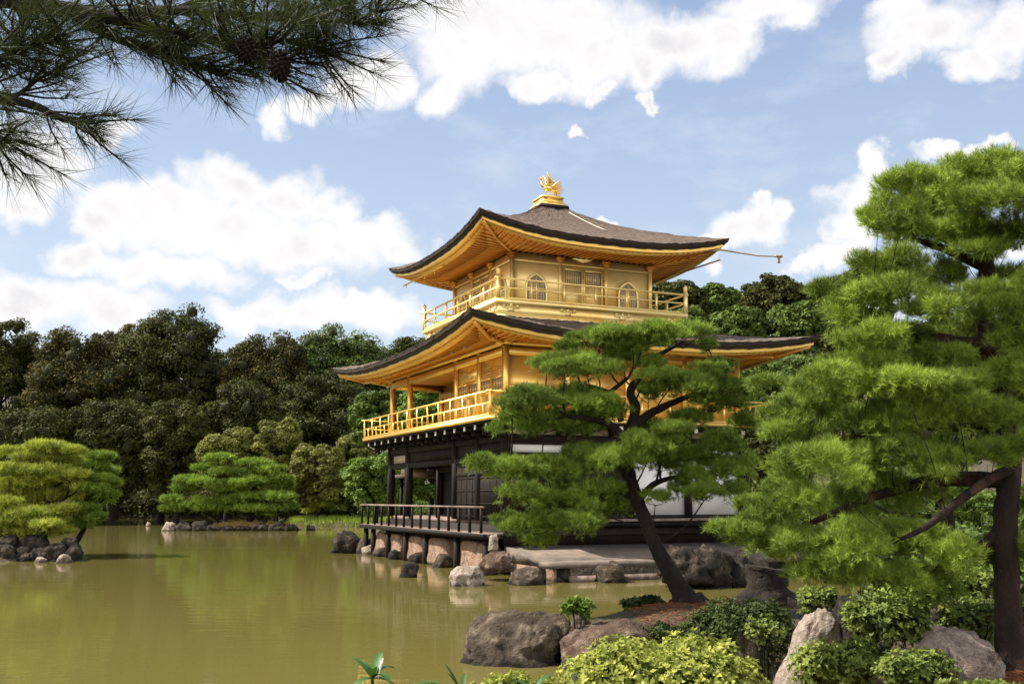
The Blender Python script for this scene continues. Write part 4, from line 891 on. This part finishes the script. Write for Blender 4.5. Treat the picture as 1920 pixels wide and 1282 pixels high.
broad('broadleaf_tree','slim grey green tree beside the far corner of the pavilion',620,700,800,965,84,'lf_olive',415,n_cl=50,trunk=.18,leaf=.28,group='sunlit smaller trees behind the middle island')
broad('broadleaf_tree','bright green maple seen behind the gold balcony corner',655,760,725,850,72,'lf_green',416,n_cl=55,trunk=.2,leaf=.24)
broad('broadleaf_tree','bright green bush tree seen through the open ground floor',645,760,842,962,66,'lf_bright',417,n_cl=60,trunk=.15,leaf=.22)
broad('broadleaf_tree','bright leafy tree seen between the dark posts',745,870,700,960,68,'lf_bright',418,n_cl=90,trunk=.2,leaf=.24)
broad('broadleaf_tree','far crown filling the skyline behind the edge tree',10,130,608,880,106,'lf_dark',460,n_cl=60,group=GL)
broad('broadleaf_tree','far crown showing behind the left shoulder of the tallest tree',165,290,590,880,108,'lf_brown',461,n_cl=60,group=GL)
broad('broadleaf_tree','shaded crown between the brownish crown and the lower trees at the left',50,250,670,900,98,'lf_dark',464,n_cl=60,group=GL)
broad('broadleaf_tree','far crown low in the notch right of the tallest tree',360,480,640,880,107,'lf_dark',462,n_cl=60,group=GL)
broad('broadleaf_tree','far crown between the brown green tree and the brighter green tree',500,640,610,880,108,'lf_brown',463,n_cl=60,group=GL)
GR='trees on the slope behind the pavilion roof'
rs=[(1215,1330,522,640,92,'lf_dark','dark tree crown touching the eave of the upper roof'),(1300,1400,528,640,95,'lf_green','green crown second behind the upper balcony end post'),
 (1385,1510,508,640,90,'lf_dark','tallest dark crown on the slope beneath the eave pole'),(1490,1600,520,680,92,'lf_dark','dark crown partly behind the big pine upper boughs'),
 (1235,1345,575,690,80,'lf_green','lower green crown right of the upper balcony'),(1330,1440,568,690,78,'lf_green','mid green crown in the row just above the lower roof'),
 (1430,1560,560,700,80,'lf_green','green crown at the end of the lower roof, beside the big pine'),(1380,1560,650,800,62,'lf_green','leafy green tree filling the space under the lower eave'),
 (1520,1700,600,900,66,'lf_dark','dark tree seen through gaps of the big pine'),(1680,1900,560,900,70,'lf_green','green tree glimpsed behind the big pine trunk'),(1850,2080,520,900,74,'lf_dark','dark tree at the frame edge behind the big pine'),(1560,1680,500,640,100,'lf_green','far green crown peeping between the big pine boughs')]
for i,(u0,u1,vt,vb,Y,m_,lb) in enumerate(rs): broad('broadleaf_tree',lb,u0,u1,vt,vb,Y,m_,430+i,n_cl=60,group=GR,per=140,leaf=.3)
broad('broadleaf_tree','dark bushy tree at the far right corner of the pavilion',1390,1520,770,960,50,'lf_dark',452,n_cl=40,trunk=.12,leaf=.2,group=GR)
broad('broadleaf_tree','sunlit yellow green bush glimpsed left of the big pine trunk',1780,1890,915,985,34,'lf_bright',450,cat='bush',n_cl=30,trunk=.05,leaf=.10,per=120)
broad('broadleaf_tree','shaded shrub on the bank behind the second pine trunk',1560,1720,900,1060,30,'lf_green',451,cat='bush',n_cl=40,trunk=.06,leaf=.12,per=150)

def thicket(name,label,boxes,leaf,mm,seed):
    rng=np.random.default_rng(seed); Vs=[];Fs=[];Ts=[];n0=0
    for (x0,x1,y0,y1,h,n) in boxes:
        nc=n//60; cx=rng.uniform(x0,x1,nc); cy=rng.uniform(y0,y1,nc); g=height(cx,cy); ok=g>-.05; cx,cy,g=cx[ok],cy[ok],g[ok]; nc=len(cx)
        hh=h*rng.uniform(.35,1.1,nc); ci=np.repeat(np.arange(nc),60); d=sphere_dirs(nc*60,rng,.3); q=rng.uniform(.5,1.05,nc*60)[:,None]
        C_=np.stack([cx,cy,g+hh*.45],-1)[ci]+d*q*np.stack([hh*.75,hh*.75,hh*.58],-1)[ci]
        V,F=leaf_quads(C_,nrm(d*.6+rng.normal(size=C_.shape)*.6+np.array([0,0,.4])),leaf,rng,.7); Vs.append(V);Fs.append(F+n0);n0+=len(V); Ts.append(np.clip(rng.uniform(0,1,nc)[ci]*.6+rng.uniform(0,.4,len(C_)),0,1))
    o=mesh_obj(name,np.concatenate(Vs),np.concatenate(Fs),M[mm],None,tint=np.concatenate(Ts)); tag(o,label,'undergrowth',None,'stuff')
thicket('undergrowth','shaded dark undergrowth along the far shore below the trees',[(-75,-16,110.5,114,2.6,40000),(-75,-16,112.5,124,3.4,60000),(-26,-8,88,108,3.0,24000),(-60,-16,124,140,5,30000)],.34,'lf_dark',701)
thicket('undergrowth','green undergrowth behind the pavilion and beyond the big pine',[(-12,3,78,95,2.6,16000),(2,40,46,62,2.6,30000),(7,22,22,34,.9,26000)],.20,'lf_green',702)
# --- shrubs near the camera
def shrub(name,label,u0,u1,vtop,vbot,Y,mm,seed,leaf=.05,n_cl=40,per=170,cat='shrub',depth=.8,cf=.3,up=.6,group=None):
    rng=np.random.default_rng(seed); s=Y/FPX; uc=(u0+u1)/2; rx=(u1-u0)/2*s; ctr=P(uc,(vtop+vbot)/2,Y); rz=(vbot-vtop)/2*s
    base=np.array([ctr[0],Y,min(ctr[2]-rz*.8,gz(ctr[0],Y))]); root=empty(name,base,label=label,cat=cat,group=group)
    cr=cf*min(rx,rz*1.5); cc_=clumps((ctr,(rx,rx*depth,rz)),n_cl,cr,rng,.7,.2); n=n_cl*per; ci=np.repeat(np.arange(n_cl),per); d=sphere_dirs(n,rng,.6)
    # leaves sit in small rosettes
    nr=n//7; rci=rng.integers(0,n_cl,nr); rd=sphere_dirs(nr,rng,.65); rc=cc_[rci]+rd*(cr*rng.uniform(.7,1.15,nr))[:,None]; rn=nrm(rd+np.array([0,0,.5]))
    C_=np.repeat(rc,7,0); N_=np.repeat(rn,7,0); out=nrm(np.cross(N_,rng.normal(size=(nr*7,3)))); nn=nrm(N_+out*rng.uniform(-.1,.9,(nr*7,1)))
    lp=nrm(out+N_*rng.uniform(.1,.9,(nr*7,1))); sd=nrm(np.cross(lp,nn)); L_=leaf*rng.uniform(.6,1.25,(nr*7,1)); w_=L_*.24
    b0=C_; V=np.stack([b0,b0+lp*L_*.5+sd*w_,b0+lp*L_-nn*L_*.08,b0+lp*L_*.5-sd*w_],1).reshape(-1,3); F=np.arange(len(b0)*4).reshape(-1,4)
    t=np.clip(np.repeat(rng.uniform(0,1,nr),7)*.6+rng.uniform(0,.45,nr*7),0,1)
    mesh_obj('leaves',V-base,F,M[mm],root,tint=t)
    iv,if_=ico1(); VV=(cc_[:,None]+iv[None]*cr*.42*(1+.2*rng.normal(size=(n_cl,len(iv),1)))).reshape(-1,3); mesh_obj('shade_blobs',VV-base,(if_[None]+np.arange(n_cl)[:,None,None]*len(iv)).reshape(-1,3),M['core'],root)  # dark blobs added among the leaves as the shrub's inner shade
    mb=MB()
    for k in range(min(n_cl,9)):
        q,qr=spline([base+rng.normal(size=3)*np.array([.1,.1,0])*rx,(base+cc_[k])/2+rng.normal(size=3)*.06*rx,cc_[k]],4,[.012,.008,.004]); mb.tube(q,qr,5)
    for v in mb.V: v-=base
    mb.build('stems',M['bark_dark'],root)
    return root
shrub('azalea_shrub','yellow green azalea shrub in full sun at the bottom in front of the reddish rock',1045,1425,1192,1380,8.2,'lf_yellow',501,leaf=.046,n_cl=80,per=330)
shrub('azalea_shrub','leafy green shrub directly right of the tall pale rock',1570,1750,1108,1262,11.6,'lf_shrub',502,leaf=.06,n_cl=45)
shrub('azalea_shrub','low light green shrub in front of the tall pale rock at the water',1470,1665,1200,1330,11.0,'lf_shrub',503,leaf=.055,n_cl=50)
shrub('azalea_shrub','small light green shrub between the pointed rock and the craggy rock',1645,1795,1222,1320,9.8,'lf_shrub',504,leaf=.05,n_cl=36)
shrub('azalea_shrub','yellowish leafy shrub behind the craggy rock next to the big trunk',1755,1890,1115,1235,11.6,'lf_shrub',505,leaf=.05,n_cl=36)
shrub('azalea_shrub','leafy shrub at the lower edge below the flat pale stone',1740,1930,1278,1350,9.0,'lf_shrub',506,leaf=.045,n_cl=36)
shrub('azalea_shrub','fresh green drooping shrub under the lowest boughs of the big pine',1650,1780,1080,1175,11.9,'ndl_big',511,leaf=.07,n_cl=36)
shrub('clipped_hedge','dark clipped low hedge between leaning pine and tall pale rock',1275,1495,1126,1300,13.5,'lf_moss',507,leaf=.05,n_cl=110,per=380,cat='hedge',depth=.7)
shrub('azalea_shrub','lit light green sprig patch on the side of the dark hedge',1380,1475,1150,1240,12.75,'lf_shrub',508,leaf=.04,n_cl=18,per=90)
shrub('groundcover_shrub','dark glossy low shrub at the foot of the leaning trunk',1155,1262,1120,1158,16.6,'lf_moss',509,leaf=.09,n_cl=20,per=90)
shrub('weed_tuft','bright green weeds growing between the two pond rocks',1058,1110,1122,1172,14.3,'lf_bright',510,leaf=.09,n_cl=14,per=70,cat='plant')
shrub('groundcover_shrub','low yellow green plants at the bottom edge left of the azalea',865,1065,1268,1330,8.0,'lf_yellow',512,leaf=.05,n_cl=26,per=100)

shrub('azalea_shrub','dark leafy shrub filling the bank below the big pine, farthest from the water strip',1600,1760,1040,1160,14.5,'lf_moss',513,leaf=.06,n_cl=50,per=220)
shrub('azalea_shrub','light green low plants on the bank between stump and tall pale rock',1480,1580,1095,1165,14.8,'lf_shrub',514,leaf=.05,n_cl=30,per=120)
shrub('azalea_shrub','green shrub under the right edge of the big pine crown, left of its trunk',1740,1880,1060,1150,13.5,'lf_shrub',515,leaf=.06,n_cl=40,per=160)
shrub('azalea_shrub','leafy shrub right of the big trunk at the frame edge',1900,2010,1090,1240,11.0,'lf_shrub',516,leaf=.06,n_cl=40,per=160)
shrub('groundcover_shrub','low green ground plants along the edge between reddish rock and hedge',1200,1310,1165,1215,14.0,'lf_moss',517,leaf=.05,n_cl=26,per=120)
# --- broad leaved plant and lily bud at the bottom
def broad_plant(label,u,v,Y,n,L_,seed,w=.055,spread=1.0,bud=False,lo=.2,hi=.8):
    rng=np.random.default_rng(seed); b=P(u,v,Y); base=np.array([b[0],Y,gz(b[0],Y)]); root=empty('broadleaf_plant',base,label=label,cat='plant')
    V=[];F=[];T=[]
    h=b[2]-base[2]
    for k in range(n):
        a=k*2*math.pi/n+rng.uniform(-.25,.25); e=rng.uniform(lo,hi); d=np.array([math.cos(a)*spread,math.sin(a)*spread*.9,0]); sd=np.array([-math.sin(a),math.cos(a),0]); l=L_*rng.uniform(.8,1.15); tt=rng.uniform(0,1)
        ns=10
        i0=len(V)
        for i in range(ns+1):
            t=i/ns; cpt=np.array([0,0,h])+d*l*t*math.cos(e*.8)+np.array([0,0,l*(math.sin(e)*t*1.3-.75*t*t*math.cos(e))]); ww=w*math.sin(math.pi*min(1,t*.93+.05))**.8
            V+= [cpt-sd*ww+np.array([0,0,ww*.35]),cpt,cpt+sd*ww+np.array([0,0,ww*.35])]
        for i in range(ns):
            q=i0+i*3; F+= [(q,q+1,q+4,q+3),(q+1,q+2,q+5,q+4)]; T+= [tt,tt]
    mesh_obj('leaves',np.array(V),np.array(F),M['lf_glossy'],root,tint=T,smooth=True)
    st_=MB(); st_.tube([(0,0,0),(.01,0,h*.5),(0,0,h+.02)],[.014,.012,.009],6)
    st_.build('stem',M['lf_glossy'],root,True)
    if bud:
        m=MB(); m.tube([(.035,0,h+.0),(.045,0,h+.05),(.05,0,h+.075),(.058,0,h+.10),(.066,0,h+.125)],[.003,.003,.009,.008,.002],8); m.build('flower_bud',M['lily'],root,True)
    return root
broad_plant('dark green broad leaved plant with a white bud at the bottom edge',698,1272,6.6,9,.22,601,w=.030,bud=True,lo=.1,hi=1.0)
broad_plant('low broad leaved plant just right of the budding one',775,1292,6.4,7,.20,602,w=.026,lo=.2,hi=.6)
broad_plant('dark broad leaved plant touching the left of the yellow green azalea',1000,1300,6.8,7,.20,603,w=.026,lo=.3,hi=.9)
broad_plant('small upright leaved plant between the low plants at the bottom edge',865,1300,6.6,5,.18,604,w=.016,lo=.7,hi=1.2)

# --- grass, dry grass, red needles
def blades(name,label,pts,L_,w,mm,seed,lean=.25,kind='stuff',k=1,parent=None):
    rng=np.random.default_rng(seed); n=len(pts); d=nrm(np.array([0,0,1.0])+rng.normal(size=(n,3))*lean); ln=L_*rng.uniform(.5,1.2,(n,1)); sd=nrm(np.cross(d,rng.normal(size=(n,3))))*w/2
    V=np.stack([pts-sd,pts+sd,pts+d*ln],1).reshape(-1,3); F=np.arange(n*3).reshape(-1,3)
    return tag(mesh_obj(name,V,F,M[mm],None,tint=rng.uniform(0,1,n)),label,None,None,kind)
def scatter(x0,x1,y0,y1,n,seed,zmin=.03,poly=None):
    rng=np.random.default_rng(seed); x=rng.uniform(x0,x1,n); y=rng.uniform(y0,y1,n); z=height(x,y); m=z>zmin; return np.stack([x,y,z-.01],-1)[m]
tag(blades('grass','bright green grass on the far bank left of the pavilion',scatter(-18,-7.5,74,88,26000,1,-.05),.32,.045,'grassm',2),cat='grass')
tag(blades('dry_grass','golden dry grass patch on the middle island',scatter(-20.5,-15.5,71,74.5,7000,3,.05),.22,.05,'dry',4,lean=.8),cat='grass')
tag(blades('moss_grass','short dark green growth covering the pine bank',scatter(.3,9,9.5,21,60000,5,.05),.05,.008,'lf_moss',6,lean=.7),cat='groundcover')
def litter(x0,x1,y0,y1,n,seed,lab):
    p=scatter(x0,x1,y0,y1,n,seed,.1); rng=np.random.default_rng(seed+1); d=nrm(rng.normal(size=p.shape)*np.array([1,1,.12])); sd=nrm(np.cross(d,rng.normal(size=p.shape)))*.004; p=p+np.array([0,0,.03])
    V=np.stack([p-sd,p+sd,p+d*.11],1).reshape(-1,3); tag(mesh_obj('fallen_needles',V,np.arange(len(V)).reshape(-1,3),M['needle_litter'],None,tint=rng.uniform(0,1,len(p))),lab,'pine needles',None,'stuff')
litter(3.9,6.4,9.0,11.6,30000,11,'rust red fallen pine needles around the big trunk and craggy rock')
litter(1.8,3.4,14.4,17,2500,13,'reddish fallen needles at the foot of the leaning pine')

# --- overhanging bough at the top left, close to the camera
def overhead():
    rng=np.random.default_rng(77); YO=3.0
    tx,ty=-7.5,4.5; base=np.array([tx,ty,gz(tx,ty)-.1]); root=empty('overhanging_pine',base,label='dark pine boughs with long needles hanging in from the upper corner',cat='pine tree')
    mb=MB()
    def br(pp,r0,r1,Y=YO,dY=0):
        pts=[P(u,v,Y+dY*i/len(pp)) for i,(u,v) in enumerate(pp)]; q,qr=spline(pts,8,list(np.linspace(r0,r1,len(pts)))); mb.tube(q,qr,7,jit=.12); return q
    top=np.array([tx+.3,ty,7.2]); pts,rad=spline([base,base+np.array([.1,0,3.4]),top,top+np.array([.2,.1,1.6])],8,[.2,.16,.13,.08]); mb.tube(pts,rad,12,jit=.1)
    E=[P(-120,-10,3.0),P(-100,190,2.9)]; off=[]
    for e,h,r0 in ((E[0],-.6,.06),(E[1],-1.3,.045)):
        a_=top+np.array([0,0,h]); pts,rad=spline([a_,a_*.55+e*.45+np.array([0,0,.9]),e*.8+a_*.2+np.array([0,0,.55]),e],8,[r0,r0*.7,r0*.5,.022]); mb.tube(pts,rad,9,jit=.1); off.append(pts)
    B=[br([(-120,-10),(20,0),(130,20),(230,40),(330,62),(440,80),(500,92)],.030,.010),
       br([(100,5),(170,50),(230,78),(300,95),(360,120),(420,142)],.016,.006,3.05),
       br([(200,30),(330,20),(430,28),(540,34),(640,40),(700,46)],.018,.007,3.1),
       br([(-100,190),(-20,184),(40,192),(80,205),(120,225),(160,234)],.020,.005,2.9),
       br([(-60,90),(0,110),(50,90),(110,75)],.014,.005,2.9),
       br([(-60,150),(20,180),(70,150),(110,130)],.010,.004,3.0),
       br([(380,60),(450,100),(520,118),(560,100)],.012,.005,3.1),
       br([(300,30),(420,-10),(560,-20),(720,-25),(820,-30)],.014,.006,3.2),
       br([(-60,240),(-20,250),(10,262)],.010,.005,2.8),
       br([(480,70),(560,80),(610,95)],.010,.004,3.1)]
    mb2=[]
    Cs=[];As=[]
    def tuft(c_,a_): Cs.append(c_); As.append(a_)
    for bi,q in enumerate(B):
        T=nrm(np.gradient(q,axis=0))
        for i in range(len(q)//5,len(q)):
            for _ in range(2 if bi in(3,) else 3):
                if rng.uniform()<.5: continue
                side=nrm(rng.normal(size=3)); L_=rng.uniform(.02,.11); e=q[i]+side*L_+T[i]*L_; 
                if bi in (3,) and i<len(q)*.6: continue
                mb.tube([q[i],(q[i]+e)/2+side*.01,e],[.004,.003,.0025],4); tuft(e,nrm(T[i]*.9+side*.6))
        tuft(q[-1],T[-1]); tuft(q[-1]-T[-1]*.02,T[-1])
    for pts in off:
        T=nrm(np.gradient(pts,axis=0))
        for i in range(3,len(pts)):
            for _ in range(9):
                sd=nrm(rng.normal(size=3)); e=pts[i]+sd*rng.uniform(.08,.38)+T[i]*.1; mb.tube([pts[i],(pts[i]+e)/2,e],[.006,.004,.003],4); tuft(e,nrm(T[i]*.5+sd))
    # scatter of extra sprigs in the dense mass
    dens=[(60,40,130,60,40),(240,20,120,50,36),(420,20,120,45,38),(560,20,110,45,34),(660,20,70,36,16),(330,70,100,36,18),(480,80,90,30,16),(40,110,60,40,12),(600,70,60,30,10)]
    for (u,v,ru,rv,n) in dens:
        for _ in range(n):
            Y=rng.uniform(2.8,3.5); p=P(u+rng.normal()*ru*.5,v+rng.normal()*rv*.5-10,Y); q=min((b[np.argmin(np.linalg.norm(b-p,axis=1))] for b in B),key=lambda w:np.linalg.norm(w-p)); a=nrm(p-q+rng.normal(size=3)*.03); mb.tube([q,(p+q)/2+rng.normal(size=3)*.01,p],[.0045,.004,.003],4); tuft(p,a)
    for (u,v) in [(5,270),(15,300),(-15,290),(-5,250),(20,240),(10,330)]: 
        p=P(u,v,2.85); q=P(-20,250,2.8); mb.tube([q,(p+q)/2,p],[.005,.004,.003],4); tuft(p,nrm(np.array([.5,0,-.7])))
    for (u,v) in [(838,-28),(815,-30),(850,-40)]: tuft(P(u,v,3.2),nrm(np.array([.5,0,-.5])))
    for v_ in mb.V: v_-=base
    mb.build('branches',M['bark_dark'],root,True)
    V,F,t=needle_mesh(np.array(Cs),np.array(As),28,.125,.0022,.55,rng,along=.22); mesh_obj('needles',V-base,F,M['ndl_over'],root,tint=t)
    for (u,v,Y,r) in ((526,124,2.80,.036),(462,94,2.85,.032)):
        m=MB(); c_=P(u,v,Y)-base; ell(m,c_,(r*.62,r*.62,r*.95),10,8)
        for k in range(70):
            z=1-2*(k+.5)/70; a=k*2.4; s=math.sqrt(1-z*z); d=np.array([s*math.cos(a),s*math.sin(a),z]); p=c_+d*np.array([r*.62,r*.62,r*.95]); m.bar(p,p+nrm(d+np.array([0,0,-.5]))*r*.42,r*.26,r*.10)
        o=m.build('pine_cone',M['bark_dark'],root); 
overhead()
